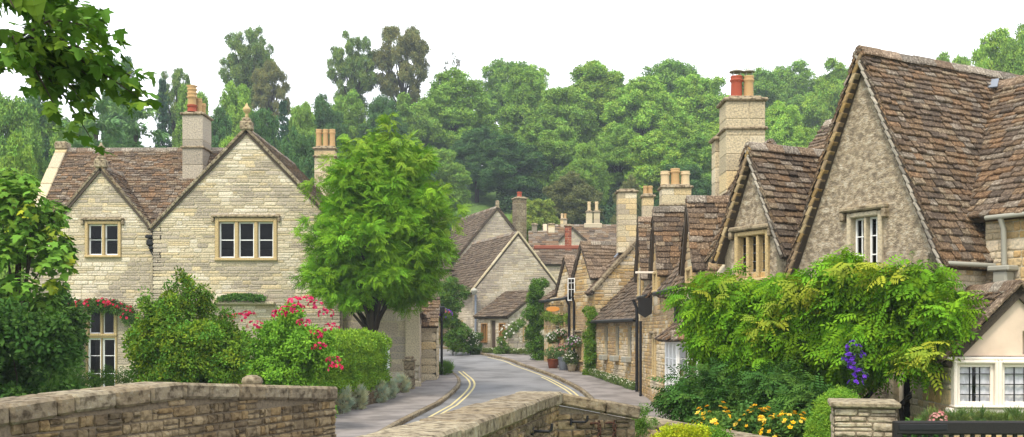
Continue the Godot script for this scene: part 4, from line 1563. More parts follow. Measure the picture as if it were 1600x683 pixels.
	chimney(h, h.root.transform.affine_inverse() * Vector3(5.85, 4.2, -39.0), 1.05, 0.75, 6.839+0.5, {"course": 0.30, "per": 2, "band": 6.242+0.5, "turn": -h.root.rotation.y, "pots": [[-0.36, 0, 0.16, 0.5, "pale_pot"], [0.0, 0.0, 0.16, 0.6, "buff_pot"], [0.36, 0, 0.16, 0.5, "pale_pot"]]})
	chimney(h, h.root.transform.affine_inverse() * Vector3(5.113, 4.0, -41.0), 0.42, 0.42, 6.789+0.5, {"course": 0.5, "per": 1, "turn": -h.root.rotation.y, "pots": [[-0.08, 0, 0.09, 0.3, "buff_pot"], [0.1, 0, 0.09, 0.3, "buff_pot"]]})
	# R4: dormered pair along the street
	var hx := 4.3
	q = [rect2(3.55, 0.85, 4.15, 2.15)]
	h = street_range("dormer_cottage", "stone cottage with two steep slate dormers behind the black hanging sign", hx - 0.08, 36.2, hx - 0.02, 29.9, b, 2.95, 6.0, 4.4, "gold", {"holes": q, "tone": "slate", "end": 0.0, "cuts": [[0.0, 1.57], [3.53, 5.17]]})
	window(h, panel_x(0, 0), q[0], 2, 2, 1, {"hood": true, "paint": "oak"})
	dormer(h, 0.75, 0.82, 2.75 - b, 3.62 - b, 5.35 - b, -2.6)
	dormer(h, 4.35, 0.82, 2.75 - b, 3.55 - b, 5.28 - b, -2.6)
	finish(h)
	for g in [[1.6, 3.5], [5.2, 6.3]]:
		gutter(h, g[0], g[1], 2.80 - b, 0.22)
	pipe(h.root, [Vector3(0.12, 2.8 - b, 0.2), Vector3(0.12, 2.5 - b, 0.08), Vector3(0.12, 0.1, 0.08)], 0.055, "iron")
	q = [rect2(0.55, 0.65, 1.1, 2.3)]
	h = street_range("bay_cottage", "stone cottage with white bay window, steep dormer and big ridge chimney with red pot", hx - 0.02, 29.9, hx, 25.0, b, 2.95, 6.05, 3.3, "gold", {"tone": "slate", "end": 0.0, "holes": q, "cuts": [[3.06, 4.74]]})
	window(h, panel_x(0, 0), q[0], 1, 2, 1, {"paint": "oak", "surround": 0.10})
	dormer(h, 3.9, 0.84, 2.6 - b, 3.32 - b, 4.85 - b, -2.2)
	finish(h)
	coping_line(h.root, Vector3(0.05, 4.62 - b, -0.82), Vector3(0.05, 6.15 - b, -1.65), 0.34, 0.14, 0.6, "coping_stone", "block", "stone")
	gutter(h, 0.1, 3.0, 2.80 - b, 0.22)
	pipe(h.root, [Vector3(2.0, 2.8 - b, 0.2), Vector3(2.0, 2.5 - b, 0.08), Vector3(2.0, 0.1, 0.08)], 0.055, "iron")
	chimney(h, Vector3(1.95, 4.9 - b, -1.62), 1.0, 0.92, 7.564+0.5, {"course": 0.44, "per": 2, "band": 6.872+0.5, "turn": -h.root.rotation.y, "pots": [[-0.16, 0.1, 0.15, 0.56, "red_pot", 1], [0.15, 0.1, 0.13, 0.56, "buff_pot", 1]]})
	chimney(h, Vector3(1.05, 4.9 - b, -1.2), 0.3, 0.5, 6.766+0.5, {"course": 0.4, "per": 1, "turn": -h.root.rotation.y})
	# bay window
	var bay := Node3D.new()
	bay.name = "bay_window"
	bay.position = Vector3(3.2, 0, 0)
	h.root.add_child(bay)
	var y0 := 0.28 - b
	var y1 := 1.50 - b
	var p := MB.new()
	p.bx(Vector3(0.9, y0 * 0.5 - 0.04, 0.22), Vector3(1.7, y0 - 0.08, 0.44), 0.02)
	put(p, "plinth", M.ashlar, bay)
	var sl := MB.new()
	sl.bx(Vector3(0.9, y0, 0.26), Vector3(1.96, 0.07, 0.62), 0.015)
	put(sl, "sill", M.white_paint, bay)
	sl = MB.new()
	sl.bx(Vector3(0.9, y1, 0.26), Vector3(1.90, 0.08, 0.58), 0.015)
	put(sl, "head", M.white_paint, bay)
	for c in [[0.03, 0.5], [0.62, 0.5], [1.2, 0.5], [1.77, 0.5], [1.77, 0.04], [0.03, 0.04]]:
		var fr := MB.new()
		fr.bx(Vector3(c[0], (y0 + y1) * 0.5, c[1]), Vector3(0.085, y1 - y0 - 0.08, 0.085), 0.01)
		put(fr, "frame_post", M.white_paint, bay)
	var list := []
	for k in 2:
		var yy := lerpf(y0, y1, (k + 1) / 3.0)
		list.append([Vector3(0.9, yy, 0.5), Vector3(1.7, 0.03, 0.03)])
		list.append([Vector3(1.77, yy, 0.27), Vector3(0.03, 0.03, 0.4)])
	for x in [0.325, 0.91, 1.485]:
		list.append([Vector3(x, (y0 + y1) * 0.5, 0.5), Vector3(0.03, y1 - y0 - 0.1, 0.028)])
	list.append([Vector3(1.77, (y0 + y1) * 0.5, 0.27), Vector3(0.028, y1 - y0 - 0.1, 0.03)])
	for e in list:
		var bars := MB.new()
		bars.bx(e[0], e[1])
		put(bars, "glazing_bar", M.white_paint, bay)
	var gl := MB.new()
	gl.bx(Vector3(0.9, (y0 + y1) * 0.5, 0.495), Vector3(1.66, y1 - y0 - 0.1, 0.006))
	put(gl, "pane", M.clear_glass, bay)
	var gl2 := MB.new()
	gl2.bx(Vector3(1.765, (y0 + y1) * 0.5, 0.27), Vector3(0.006, y1 - y0 - 0.1, 0.38))
	put(gl2, "pane", M.clear_glass, bay)
	var blind := MB.new()
	blind.bx(Vector3(0.85, (y0 + y1) * 0.5 + 0.25, 0.30), Vector3(1.5, (y1 - y0) * 0.5, 0.012))
	put(blind, "blind", M.curtain, bay)
	var hb := Bld.new()
	hb.root = h.root
	var bt := slope_front(3.05, y1 + 0.02, 0.72, 0.62, 0.72)
	slope(hb, bt, PackedVector2Array([Vector2(0, 0), Vector2(2.1, 0), Vector2(1.75, 0.95), Vector2(0.35, 0.95)]), 0.16, 0.26, "slate", 0.05, "bay_roof")
	var bt2 := slope_right(5.15, y1 + 0.02, 0.72, 0.62, 0.40)
	slope(hb, bt2, PackedVector2Array([Vector2(0, 0), Vector2(0.72, 0), Vector2(0.72, 0.74), Vector2(0.66, 0.74)]), 0.16, 0.24, "slate", 0.05, "bay_roof")
	hb.most = 60
	finish(hb)


func build_gable_house() -> void:
	# the big house on the right: wall dormer, tall gable wing, set-back range
	var b := -0.9
	var h := building("gabled_house", "large roughcast gabled house with steep stone-slate roofs behind the wisteria, right side", 4.19, 22.45, 7.015, 17.557, b, "gold", "stone")
	# range wall between and left of the gables
	var dq := rect2(4.6, 0.5, 5.4, 2.35)
	wall(h, panel_x(0, 0), rect(0, 0, 2.39, 2.9 - b), [], 0.18, 0.36)
	wall(h, panel_left(0, -6.5), gable_poly(6.5, 0, 2.9 - b, 6.3 - b), [], 0.22, 0.5)
	# wall dormer (first gable)
	var c1 := 1.2
	var h1 := 0.84
	var q1 := rect2(c1 - 0.50, 2.70 - b, c1 + 0.46, 3.70 - b)
	wall(h, panel_x(c1 - h1, 0.05), PackedVector2Array([Vector2(0, 0), Vector2(h1 * 2, 0), Vector2(h1 * 2, 3.50 - b), Vector2(h1, 5.26 - b), Vector2(0, 3.50 - b)]), [Rect2(q1.position - Vector2(c1 - h1, 0), q1.size)], 0.2, 0.4, 0.2, "roughcast", false)
	window(h, panel_x(0, 0.05), q1, 3, 5, 2, {"hood": true, "surround": 0.09, "mullion": 0.07, "paint": "dressed", "frame": 0.012, "bar": 0.008, "bar_mat": "lead"})
	wall(h, panel_right(c1 + h1, 0.05), rect(0, 2.5 - b, 2.6, 3.50 - b), [], 0.2, 0.36, 0.2)
	wall(h, panel_left(c1 - h1, -2.5), rect(0, 2.5 - b, 2.55, 3.50 - b), [], 0.2, 0.36, 0.2)
	front_gable(h, c1, h1, 0.05, -3.2, 3.45 - b, 5.33 - b, {"course": 0.14, "tile": 0.26, "over": 0.14, "front_over": 0.16})
	# tall gable wing
	var c2 := 4.02
	var h2 := 1.63
	var q2 := rect2(c2 - 0.36, 2.66 - b, c2 + 0.42, 3.80 - b)
	wall(h, panel_x(c2 - h2, 0.08), PackedVector2Array([Vector2(0, 0), Vector2(h2 * 2, 0), Vector2(h2 * 2, 3.08 - b), Vector2(h2, 6.48 - b), Vector2(0, 3.08 - b)]), [Rect2(q2.position - Vector2(c2 - h2, 0), q2.size), Rect2(dq.position - Vector2(c2 - h2, 0), dq.size)], 0.2, 0.4, 0.3, "roughcast", false)
	window(h, panel_x(0, 0.08), q2, 2, 3, 2, {"surround": 0.09, "mullion": 0.05, "hood": true, "frame": 0.035, "bar": 0.02, "stone": "ashlar"})
	window(h, panel_x(0, 0.08), dq, 1, 1, 1, {"surround": 0.10, "frame": 0.07, "paint": "cream_paint", "stone": "ashlar"})
	front_gable(h, c2, h2, 0.08, -4.4, 3.02 - b, 6.56 - b, {"course": 0.125, "tile": 0.22, "over": 0.12, "front_over": 0.14})
	# the wing's return wall and the set-back range
	wall(h, panel_right(c2 + h2, 0.08), rect(0, 0, 1.05, 3.0 - b), [], 0.14, 0.24)
	var zb := -0.97
	wall(h, panel_x(c2 + h2, zb), rect(0, 0, 6.2, 3.75 - b), [], 0.13, 0.22)
	wall(h, panel_right(c2 + h2 + 6.2, zb), gable_poly(4.6, 0, 3.75 - b, 6.3 - b), [], 0.2, 0.5, 0.3, "mortar", false)
	wall(h, panel_back(11.85, zb - 4.6), rect(0, 0, 11.85, 3.0 - b), [], 0.3, 0.6, 0.3, "mortar", false)
	range_roof(h, 0.0, 11.9, zb, 4.58, 3.75 - b, 6.3 - b, {"course": 0.13, "tile": 0.24, "over": 0.14})
	h.most = 300
	finish(h)
	# verge slates under the gable edges: a stepped row of tilted slates
	for g in [[c1, h1, 3.45 - b, 5.33 - b, 0.05, 0.16], [c2, h2, 3.02 - b, 6.56 - b, 0.08, 0.14]]:
		for s in [-1.0, 1.0]:
			var lo := Vector3(g[0] + s * (g[1] + 0.14), g[2] - 0.26, g[4] + g[5] - 0.04)
			var hi := Vector3(g[0], g[3] + 0.0, g[4] + g[5] - 0.04)
			var along := (hi - lo).normalized()
			var across: Vector3 = Vector3(-along.y, along.x, 0) * -float(s)
			var n := int(lo.distance_to(hi) / 0.17)
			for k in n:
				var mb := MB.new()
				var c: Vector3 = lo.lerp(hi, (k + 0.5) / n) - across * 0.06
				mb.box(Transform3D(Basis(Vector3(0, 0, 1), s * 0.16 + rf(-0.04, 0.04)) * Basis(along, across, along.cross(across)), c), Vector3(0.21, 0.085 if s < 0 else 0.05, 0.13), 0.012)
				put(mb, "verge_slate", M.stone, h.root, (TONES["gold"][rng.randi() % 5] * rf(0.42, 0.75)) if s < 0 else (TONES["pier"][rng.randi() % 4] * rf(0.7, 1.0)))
	# lead valley piece, grey gutters, hopper and downpipe
	var lv := MB.new()
	lv.box(Transform3D(Basis(Vector3(0, 1, 0), 0.5) * Basis(Vector3(1, 0, 0), 0.7), Vector3(c2 + 0.15, 6.36 - b, -3.05)), Vector3(0.34, 0.02, 0.30))
	put(lv, "lead_saddle", M.lead, h.root)
	pipe(h.root, [Vector3(c2 + h2 + 0.20, 2.80 - b, 0.2), Vector3(c2 + h2 + 0.20, 2.80 - b, -0.92)], 0.04, "grey_iron", "gutter")
	pipe(h.root, [Vector3(c2 + h2 + 0.15, 3.58 - b, zb + 0.20), Vector3(11.8, 3.58 - b, zb + 0.20)], 0.042, "grey_iron", "gutter")
	var px := c2 + h2 + 0.42
	pipe(h.root, [Vector3(px, 3.55 - b, zb + 0.2), Vector3(px, 3.38 - b, zb + 0.12), Vector3(px, 2.8 - b, zb + 0.1)], 0.045, "grey_iron")
	var hp := MB.new()
	hp.bx(Vector3(px, 2.74 - b, zb + 0.14), Vector3(0.40, 0.09, 0.28), 0.02)
	hp.bx(Vector3(px, 2.60 - b, zb + 0.13), Vector3(0.26, 0.22, 0.22), 0.03)
	put(hp, "rain_hopper", M.grey_iron, h.root)
	pipe(h.root, [Vector3(px, 2.5 - b, zb + 0.11), Vector3(px, 2.28 - b, zb + 0.11), Vector3(px - 0.22, 2.14 - b, zb + 0.10), Vector3(px - 0.27, 1.98 - b, zb + 0.09), Vector3(px - 0.27, 0.1, zb + 0.09)], 0.055, "grey_iron")


func build_garden_front() -> void:
	# cream porch with leaded windows, right edge
	var b := -0.8
	var lx := 6.376
	var h := building("garden_porch", "cream plastered gabled porch with leaded white windows at the right edge", lx, 15.8, lx + 1.85, 15.62, b, "gold", "stone", "porch")
	var w := 1.86
	var half := w * 0.5
	var e := 1.365+0.8
	var ap := 2.324+0.8
	wall(h, panel_x(0, 0), PackedVector2Array([Vector2(-0.06, e), Vector2(w + 0.06, e), Vector2(half, ap)]), [rect2(1.0, e + 0.02, 1.5, e + 0.36)], 0.2, 0.4, 0.2, "plaster", false)
	var nb := MB.new()
	nb.bx(Vector3(1.25, e + 0.2, -0.30), Vector3(0.6, 0.5, 0.04))
	put(nb, "niche_back", M.plaster, h.root)
	var sill := 0.548+0.8
	wall(h, panel_x(0, 0), rect(0, 0, w, sill), [], 0.16, 0.34, 0.2)
	wall(h, panel_left(0, -2.2), rect(0, 0, 2.2, e), [], 0.16, 0.34, 0.2)
	wall(h, panel_right(w, 0), rect(0, 0, 2.2, e), [], 0.16, 0.34, 0.2)
	var sm := MB.new()
	sm.bx(Vector3(half, sill + 0.03, 0.03), Vector3(w + 0.12, 0.07, 0.22), 0.015)
	put(sm, "window_sill", M.cream_paint, h.root)
	var hm := MB.new()
	hm.bx(Vector3(half, e - 0.035, 0.04), Vector3(w + 0.34, 0.045, 0.16), 0.01)
	put(hm, "head_board", M.cream_paint, h.root)
	for k in 3:
		window(h, panel_x(0, 0.1), rect2(0.0 + k * 0.62, sill + 0.07, 0.62 + k * 0.62, e - 0.06), 1, 4, 3, {"surround": 0.05, "stone": "cream_paint", "paint": "cream_paint", "frame": 0.05, "bar": 0.012, "bar_mat": "iron", "curtain": 1.0 if k else 0.9, "deep": 0.03})
	front_gable(h, half, half, 0.02, -2.2, e, ap + 0.02, {"course": 0.13, "tile": 0.22, "over": 0.10, "front_over": 0.06})
	h.most = 200
	finish(h)
	for s in [-1.0, 1.0]:
		var lo := Vector3(half + s * (half + 0.16), e - 0.04, 0.07)
		var hi := Vector3(half, ap + 0.10, 0.07)
		var n := 9
		for k in n:
			var mb := MB.new()
			mb.box(Transform3D(Basis(Vector3(0, 0, 1), s * -atan2(hi.y - lo.y, half) + PI * 0.0 + rf(-0.05, 0.05)) * Basis(Vector3(1, 0, 0), 0.1), lo.lerp(hi, (k + 0.5) / n)), Vector3(0.20, 0.05, 0.2), 0.012)
			put(mb, "verge_slate", M.tile, h.root, TONES["pale_slate"][rng.randi() % 5])
	# gate pier
	var pier := building("gate_pier", "square rubble gate pier with flat slab cap beside the clipped box bush", 3.432, 11.6, 4.014, 11.45, -1.2, "pier", "old_stone", "pier")
	var pw := 0.63
	wall(pier, panel_x(0, 0), rect(0, 0, pw, 2.10), [], 0.085, 0.24, 0.1, "dark_mortar")
	wall(pier, panel_right(pw, 0), rect(0, 0, 0.6, 2.10), [], 0.085, 0.24, 0.1, "dark_mortar")
	wall(pier, panel_left(0, -0.6), rect(0, 0, 0.6, 2.10), [], 0.085, 0.24, 0.1, "dark_mortar")
	finish(pier)
	var cap := MB.new()
	cap.bx(Vector3(pw * 0.5, 2.135, -0.3), Vector3(0.72, 0.06, 0.74), 0.015)
	put(cap, "cap_slab", M.old_stone, pier.root, TONES.coping[2])
	# black timber gate
	var g := thing("timber_gate", "black painted timber gate with heavy top rail beside the gate pier", "gate", Vector3(3.975, -1.2, -11.3))
	var y := 0.783+1.2
	var rm := MB.new()
	rm.bx(Vector3(0.85, y - 0.07, 0), Vector3(1.7, 0.14, 0.09), 0.015)
	put(rm, "top_rail", M.black_wood, g)
	rm = MB.new()
	rm.bx(Vector3(0.85, y - 0.9, 0), Vector3(1.7, 0.12, 0.07), 0.015)
	put(rm, "bottom_rail", M.black_wood, g)
	for s in [0.03, 1.66]:
		rm = MB.new()
		rm.bx(Vector3(s, y - 0.65, -0.003), Vector3(0.09, 1.3, 0.08), 0.012)
		put(rm, "stile", M.black_wood, g)
	for k in 14:
		rm = MB.new()
		rm.bx(Vector3(0.15 + k * 0.11, y - 0.52, 0.0), Vector3(0.045, 0.8, 0.03), 0.006)
		put(rm, "slat", M.black_wood, g)
	var hg := MB.new()
	hg.bx(Vector3(0.28, y - 0.06, 0.05), Vector3(0.5, 0.06, 0.012), 0.004)
	put(hg, "hinge_strap", M.iron, g)
	# low garden wall leading from the parapet
	var gw := building("garden_wall", "low ramped garden wall of rough stone behind yellow flowers, foreground right", 1.623, 15.5, 3.588, 12.2, -1.3, "bridge", "old_stone", "wall")
	var l := Vector2(3.588-1.623, 3.3).length()
	wall(gw, panel_x(0, 0), PackedVector2Array([Vector2(0, 0), Vector2(l, 0), Vector2(l, 1.55), Vector2(0, 1.72)]), [], 0.13, 0.28, 0.3, "dark_mortar")
	finish(gw)
	coping_line(gw.root, Vector3(0, 1.77, -0.15), Vector3(l, 1.60, -0.15), 0.36, 0.10, 0.55)


# ------------------------------------------------------------------ foliage
func leaf_quad(mb: MB, at: Vector3, dir: Vector3, nrm: Vector3, l: float, w: float, bend := 0.18) -> void:
	var side := dir.cross(nrm).normalized()
	var up := side.cross(dir).normalized()
	var tip := at + dir * l - up * l * bend
	var mid := at + dir * l * 0.45
	mb.tri(at, mid + side * w * 0.5 - up * w * 0.12, tip)
	mb.tri(at, tip, mid - side * w * 0.5 - up * w * 0.12)


func rdir(r: RandomNumberGenerator) -> Vector3:
	var z := r.randf_range(-1, 1)
	var a := r.randf_range(0, TAU)
	var s := sqrt(1 - z * z)
	return Vector3(cos(a) * s, z, sin(a) * s)


func make_leaf_shapes() -> void:
	var r := RandomNumberGenerator.new()
	r.seed = 77
	# clump: rounded leaves all about, y outwards
	var mb := MB.new()
	for i in 16:
		var p := rdir(r) * Vector3(0.5, 0.28, 0.5) * r.randf_range(0.3, 1.0)
		var d := (p * Vector3(1, 0.2, 1) + rdir(r) * 0.25).normalized()
		leaf_quad(mb, p - d * 0.1, d, (Vector3.UP + rdir(r) * 0.6).normalized(), r.randf_range(0.26, 0.40), r.randf_range(0.16, 0.24))
	shapes.clump = mb.mesh()
	# fine: many small leaves
	mb = MB.new()
	for i in 26:
		var p := rdir(r) * Vector3(0.5, 0.4, 0.5) * r.randf_range(0.3, 1.0)
		var d := (p + Vector3(0, 0.25, 0) + rdir(r) * 0.35).normalized()
		leaf_quad(mb, p - d * 0.06, d, (Vector3.UP + rdir(r) * 0.9).normalized(), r.randf_range(0.16, 0.26), r.randf_range(0.09, 0.14))
	shapes.fine = mb.mesh()
	# pinnate: two compound leaves with drooping leaflets, rachis along +x
	mb = MB.new()
	for k in 2:
		var rot := Basis(Vector3.UP, (k - 0.5) * 0.9) * Basis(Vector3(0, 0, 1), -0.15 * k)
		for i in 6:
			var x := 0.14 + i * 0.15
			var dy := -0.10 * x * x - 0.02
			for s in ([-1, 1] if i < 5 else [0]):
				var d := Vector3(0.55, -0.22, s * 0.85).normalized() if s != 0 else Vector3(0.9, -0.4, 0).normalized()
				leaf_quad(mb, rot * Vector3(x, dy * 2.2, 0), rot * d, rot * Vector3(0.1, 1, -s * 0.15).normalized(), 0.30 - absf(i - 2.0) * 0.02, 0.115, 0.2)
	shapes.pinnate = mb.mesh()
	# needle spray for conifers, flat and drooping, out along +x
	mb = MB.new()
	for i in 13:
		var a := r.randf_range(-0.75, 0.75)
		var d := Vector3(cos(a), r.randf_range(-0.25, 0.05), sin(a))
		leaf_quad(mb, d * r.randf_range(0.0, 0.35), d.normalized(), (Vector3.UP + rdir(r) * 0.3).normalized(), r.randf_range(0.4, 0.65), 0.13, 0.1)
	shapes.spray = mb.mesh()
	# upright tuft of blades
	mb = MB.new()
	for i in 11:
		var d := (Vector3.UP + rdir(r) * Vector3(0.55, 0.0, 0.55)).normalized()
		leaf_quad(mb, Vector3(r.randf_range(-0.12, 0.12), 0, r.randf_range(-0.12, 0.12)), d, Vector3(d.x, 0.1, d.z).normalized(), r.randf_range(0.6, 1.0), 0.07, 0.15)
	shapes.tuft = mb.mesh()
	# lobed maple leaf, stalk at the origin, lying in x, z with y up
	mb = MB.new()
	var out := []
	for p in [[0.0, 0.0], [0.16, 0.02], [0.42, -0.02], [0.36, 0.18], [0.58, 0.42], [0.36, 0.44], [0.26, 0.42], [0.20, 0.72], [0.0, 1.0]]:
		out.append(Vector3(p[0], -0.22 * absf(p[0]) - 0.12 * p[1] * p[1], p[1]))
	for s in [-1.0, 1.0]:
		var c := Vector3(0, 0, 0.32)
		for i in out.size() - 1:
			var a: Vector3 = out[i] * Vector3(s, 1, 1)
			var b: Vector3 = out[i + 1] * Vector3(s, 1, 1)
			if s > 0:
				mb.tri(c, b, a)
			else:
				mb.tri(c, a, b)
	shapes.maple = mb.mesh()
	# open five-petalled flower head facing +y
	mb = MB.new()
	for i in 5:
		var a := TAU * i / 5
		leaf_quad(mb, Vector3(0, 0.05, 0), Vector3(cos(a), 0.35, sin(a)).normalized(), Vector3.UP, 0.5, 0.46, -0.05)
	for i in 4:
		var a := TAU * (i + 0.3) / 4
		leaf_quad(mb, Vector3(0, 0.1, 0), Vector3(cos(a), 1.0, sin(a)).normalized(), Vector3(cos(a), 0.3, sin(a)), 0.34, 0.3, -0.05)
	shapes.flower = mb.mesh()


func pal(c: Color, v := 0.22, warm := 0.12) -> Array:
	var out := []
	for i in 9:
		var k := rf(1.0 - v, 1.0 + v)
		var w := rf(-warm, warm)
		out.append(Color(c.r * k * (1.0 + w * 1.6), c.g * k * (1.0 + w * 0.3), c.b * k * (1.0 - w)))
	return out


# leaves on a list of puffs [centre, radii, count]; lean: how far leaves turn outwards; hang: outward sprays
func leaves(called: String, parent: Node, shape: String, m: String, puffs: Array, size: float, colors: Array, opt := {}) -> MultiMeshInstance3D:
	var where := []
	var tint := []
	var inner: float = opt.get("inner", 0.55)
	var low: float = opt.get("low", -1.0)
	var spread: bool = opt.get("spray", false)
	var face: bool = opt.get("face", false)
	var vary: float = opt.get("vary", 0.12)
	for p in puffs:
		var c: Vector3 = p[0]
		var rad: Vector3 = p[1]
		var tone := rf(1.0 - vary, 1.0 + vary)
		for i in int(p[2]):
			var d := rdir(rng)
			if d.y < low:
				d.y = -d.y
			var at := c + d * rad * pow(rf(inner * inner * inner, 1.0), 0.3333) * rf(0.95, 1.08)
			var b: Basis
			if spread:
				var f := Vector3(d.x, rf(opt.get("droop", -0.7), opt.get("lift", 0.55)), d.z)
				if f.length() < 0.2:
					f = Vector3(rf(-1, 1), 0, rf(-1, 1))
				f = f.normalized()
				var s := Vector3.UP.cross(f).normalized()
				b = Basis(f, f.cross(-s).normalized() * 1.0, s)
				b = Basis(f, s.cross(f) * -1.0 if s.cross(f).y < 0 else s.cross(f), s)
				b = b * Basis(Vector3(1, 0, 0), rf(-1.0, 1.0)) * Basis(Vector3.UP, rf(-0.8, 0.8))
			else:
				var up := d if face else (Vector3.UP * 0.75 + d * 0.8 + rdir(rng) * 0.5)
				up = up.normalized()
				var s := up.cross(Vector3(rf(-1, 1), rf(-1, 1), rf(-1, 1))).normalized()
				b = Basis(s, up, s.cross(up))
			var k := size * rf(0.7, 1.3)
			where.append(Transform3D(b.scaled_local(Vector3(k, k, k)), at))
			var col: Color = colors[rng.randi() % colors.size()]
			tint.append(Color(col.r * tone, col.g * tone, col.b * tone))
	return copies(called, shapes[shape], M[m], parent, where, tint)


func puff_cloud(c: Vector3, r: Vector3, n: int, pr: float, count: int, opt := {}) -> Array:
	var out := []
	var low: float = opt.get("low", -0.75)
	var core: float = opt.get("core", 0.35)
	var tries := 0
	while out.size() < n and tries < n * 30:
		tries += 1
		var d := rdir(rng)
		if d.y < low:
			continue
		var f := pow(rf(core * core * core, 1.0), 0.333)
		var w := 1.0
		if opt.has("taper"):
			w = lerpf(1.0, opt.taper, clampf(d.y * f * 0.5 + 0.5, 0, 1))
		var p := c + d * r * f * Vector3(w, 1, w)
		var ok := true
		for q in out:
			if (q[0] as Vector3).distance_to(p) < pr * 0.62:
				ok = false
				break
		if not ok:
			continue
		var k := pr * rf(0.7, 1.25)
		out.append([p, Vector3(k, k * rf(0.7, 1.0), k), int(count * rf(0.8, 1.2) * k * k / (pr * pr))])
	return out


func trunk(parent: Node, base: Vector3, fork: Vector3, r0: float, ends: Array, m := "bark", called := "trunk") -> void:
	var mb := MB.new()
	var mid := base.lerp(fork, 0.5) + Vector3(rf(-1, 1), 0, rf(-1, 1)) * r0 * 0.5
	mb.tube([base - Vector3(0, 0.3, 0), base + Vector3(0, r0 * 0.8, 0), mid, fork], [r0 * 1.5, r0 * 1.08, r0 * 0.9, r0 * 0.75], 9)
	for e in ends:
		var q: Vector3 = e
		var s := base.lerp(fork, rf(0.75, 1.0))
		var b := s.lerp(q, 0.45) + Vector3(0, s.distance_to(q) * 0.10, 0) + rdir(rng) * s.distance_to(q) * 0.06
		var rr := r0 * clampf(rf(0.35, 0.55), 0.05, 1.0)
		mb.tube([s, s.lerp(b, 0.5) + rdir(rng) * 0.03, b, q], [rr, rr * 0.8, rr * 0.55, rr * 0.15], 6)
	put(mb, called, M[m], parent)


# ------------------------------------------------------------------ the wooded hill
func make_tree(kind: String, form := 0) -> Node3D:
	# about 16 m tall and 11 m wide, foot at the origin
	var o := Node3D.new()
	var g := {"light": Color(0.245, 0.385, 0.055), "mid": Color(0.172, 0.300, 0.052), "dark": Color(0.080, 0.160, 0.046), "olive": Color(0.135, 0.150, 0.055), "yellow": Color(0.200, 0.270, 0.050)}
	if kind == "cedar" or kind == "fir":
		var puffs := []
		var cedar := kind == "cedar"
		var layers := 10 if cedar else 20
		for i in layers:
			var f := float(i) / (layers - 1)
			var y := lerpf(2.0, 15.4, f)
			var rad := (lerpf(6.4, 1.6, f * f) if cedar else lerpf(5.4, 0.35, f)) * rf(0.8, 1.1)
			var n := int(lerpf(11, 3, f)) if cedar else int(lerpf(12, 3, f))
			var turn := rf(0, TAU)
			for k in n:
				var a := turn + TAU * k / n + rf(-0.2, 0.2)
				for s in [0.45, 0.85]:
					var rr: float = rad * s * rf(0.85, 1.1)
					puffs.append([Vector3(cos(a) * rr, y - (0.0 if cedar else 0.12 * rr) + rf(-0.2, 0.2), sin(a) * rr), Vector3(1.35, 0.16, 1.35) * (1.0 if cedar else lerpf(0.95, 0.4, f)), 16])
		trunk(o, Vector3.ZERO, Vector3(0, 14, 0), 0.32, [])
		leaves("crown", o, "spray", "far_leaf", puffs, 0.95 if cedar else 0.8, pal(Color(0.135, 0.225, 0.070) if cedar else Color(0.050, 0.105, 0.056), 0.25), {"inner": 0.1, "spray": true, "droop": -0.3, "lift": 0.2})
		return o
	if kind == "tall" or kind == "tall_olive":
		# clear stem below a high domed crown
		var puffs := puff_cloud(Vector3(0, 11.2, 0), Vector3(4.7, 3.9, 4.7), 80, 0.85, 44, {"core": 0.4, "low": -0.95})
		for p in puffs:
			p[1] = (p[1] as Vector3) * Vector3(1, 0.72, 1)
		var ends := []
		for k in range(0, puffs.size(), 2):
			ends.append(puffs[k][0])
		trunk(o, Vector3.ZERO, Vector3(0, 8.6, 0), 0.42, ends)
		leaves("crown", o, "clump", "far_leaf", puffs, 0.62, pal(Color(0.150, 0.225, 0.052) if kind == "tall" else Color(0.16, 0.17, 0.06), 0.25), {"inner": 0.2})
		return o
	if kind == "bare":
		var puffs := puff_cloud(Vector3(0, 10.5, 0), Vector3(4.4, 5.0, 4.4), 34, 0.9, 9, {"core": 0.4, "low": -0.9})
		var ends := []
		for p in puffs:
			ends.append(p[0])
		trunk(o, Vector3.ZERO, Vector3(0, 9.0, 0), 0.30, ends, "grey_bark")
		leaves("crown", o, "clump", "far_leaf", puffs, 0.6, pal(Color(0.10, 0.105, 0.055), 0.2), {"inner": 0.2})
		return o
	# a few big limbs, each carrying its own uneven mass of foliage
	var puffs := []
	var masses := [[0.9, 12.6, 0.3, 2.6, 2.8], [-1.2, 12.2, -0.2, 2.7, 2.8], [0.1, 10.6, 0.2, 2.8, 2.8], [2.2, 10.2, 0.6, 2.5, 2.8], [-2.3, 9.6, 0.4, 2.6, 3.0], [0.4, 9.4, 2.4, 2.5, 2.8], [-0.4, 9.0, -2.4, 2.5, 2.8], [2.6, 6.6, -0.6, 2.4, 2.6], [-2.6, 6.0, 1.0, 2.5, 2.6], [0.8, 5.8, 2.6, 2.4, 2.5], [-0.2, 5.0, -2.4, 2.4, 2.4]]
	for m in masses:
		var c := Vector3(m[0], m[1], m[2]) + rdir(rng) * (0.4 + 0.2 * form)
		puffs += puff_cloud(c, Vector3(m[3], m[4] * rf(0.7, 1.0), m[3]), 15 + form, rf(0.8, 1.05), 46 + 4 * form, {"core": 0.45, "low": -0.8})
	var ends := []
	for k in range(0, puffs.size(), 7):
		ends.append(puffs[k][0])
	trunk(o, Vector3.ZERO, Vector3(0, 8.0, 0), 0.34, ends)
	leaves("crown", o, "clump", "far_leaf", puffs, [0.74, 0.66, 0.82][form], pal(g[kind], 0.28), {"inner": 0.25, "vary": 0.16})
	return o


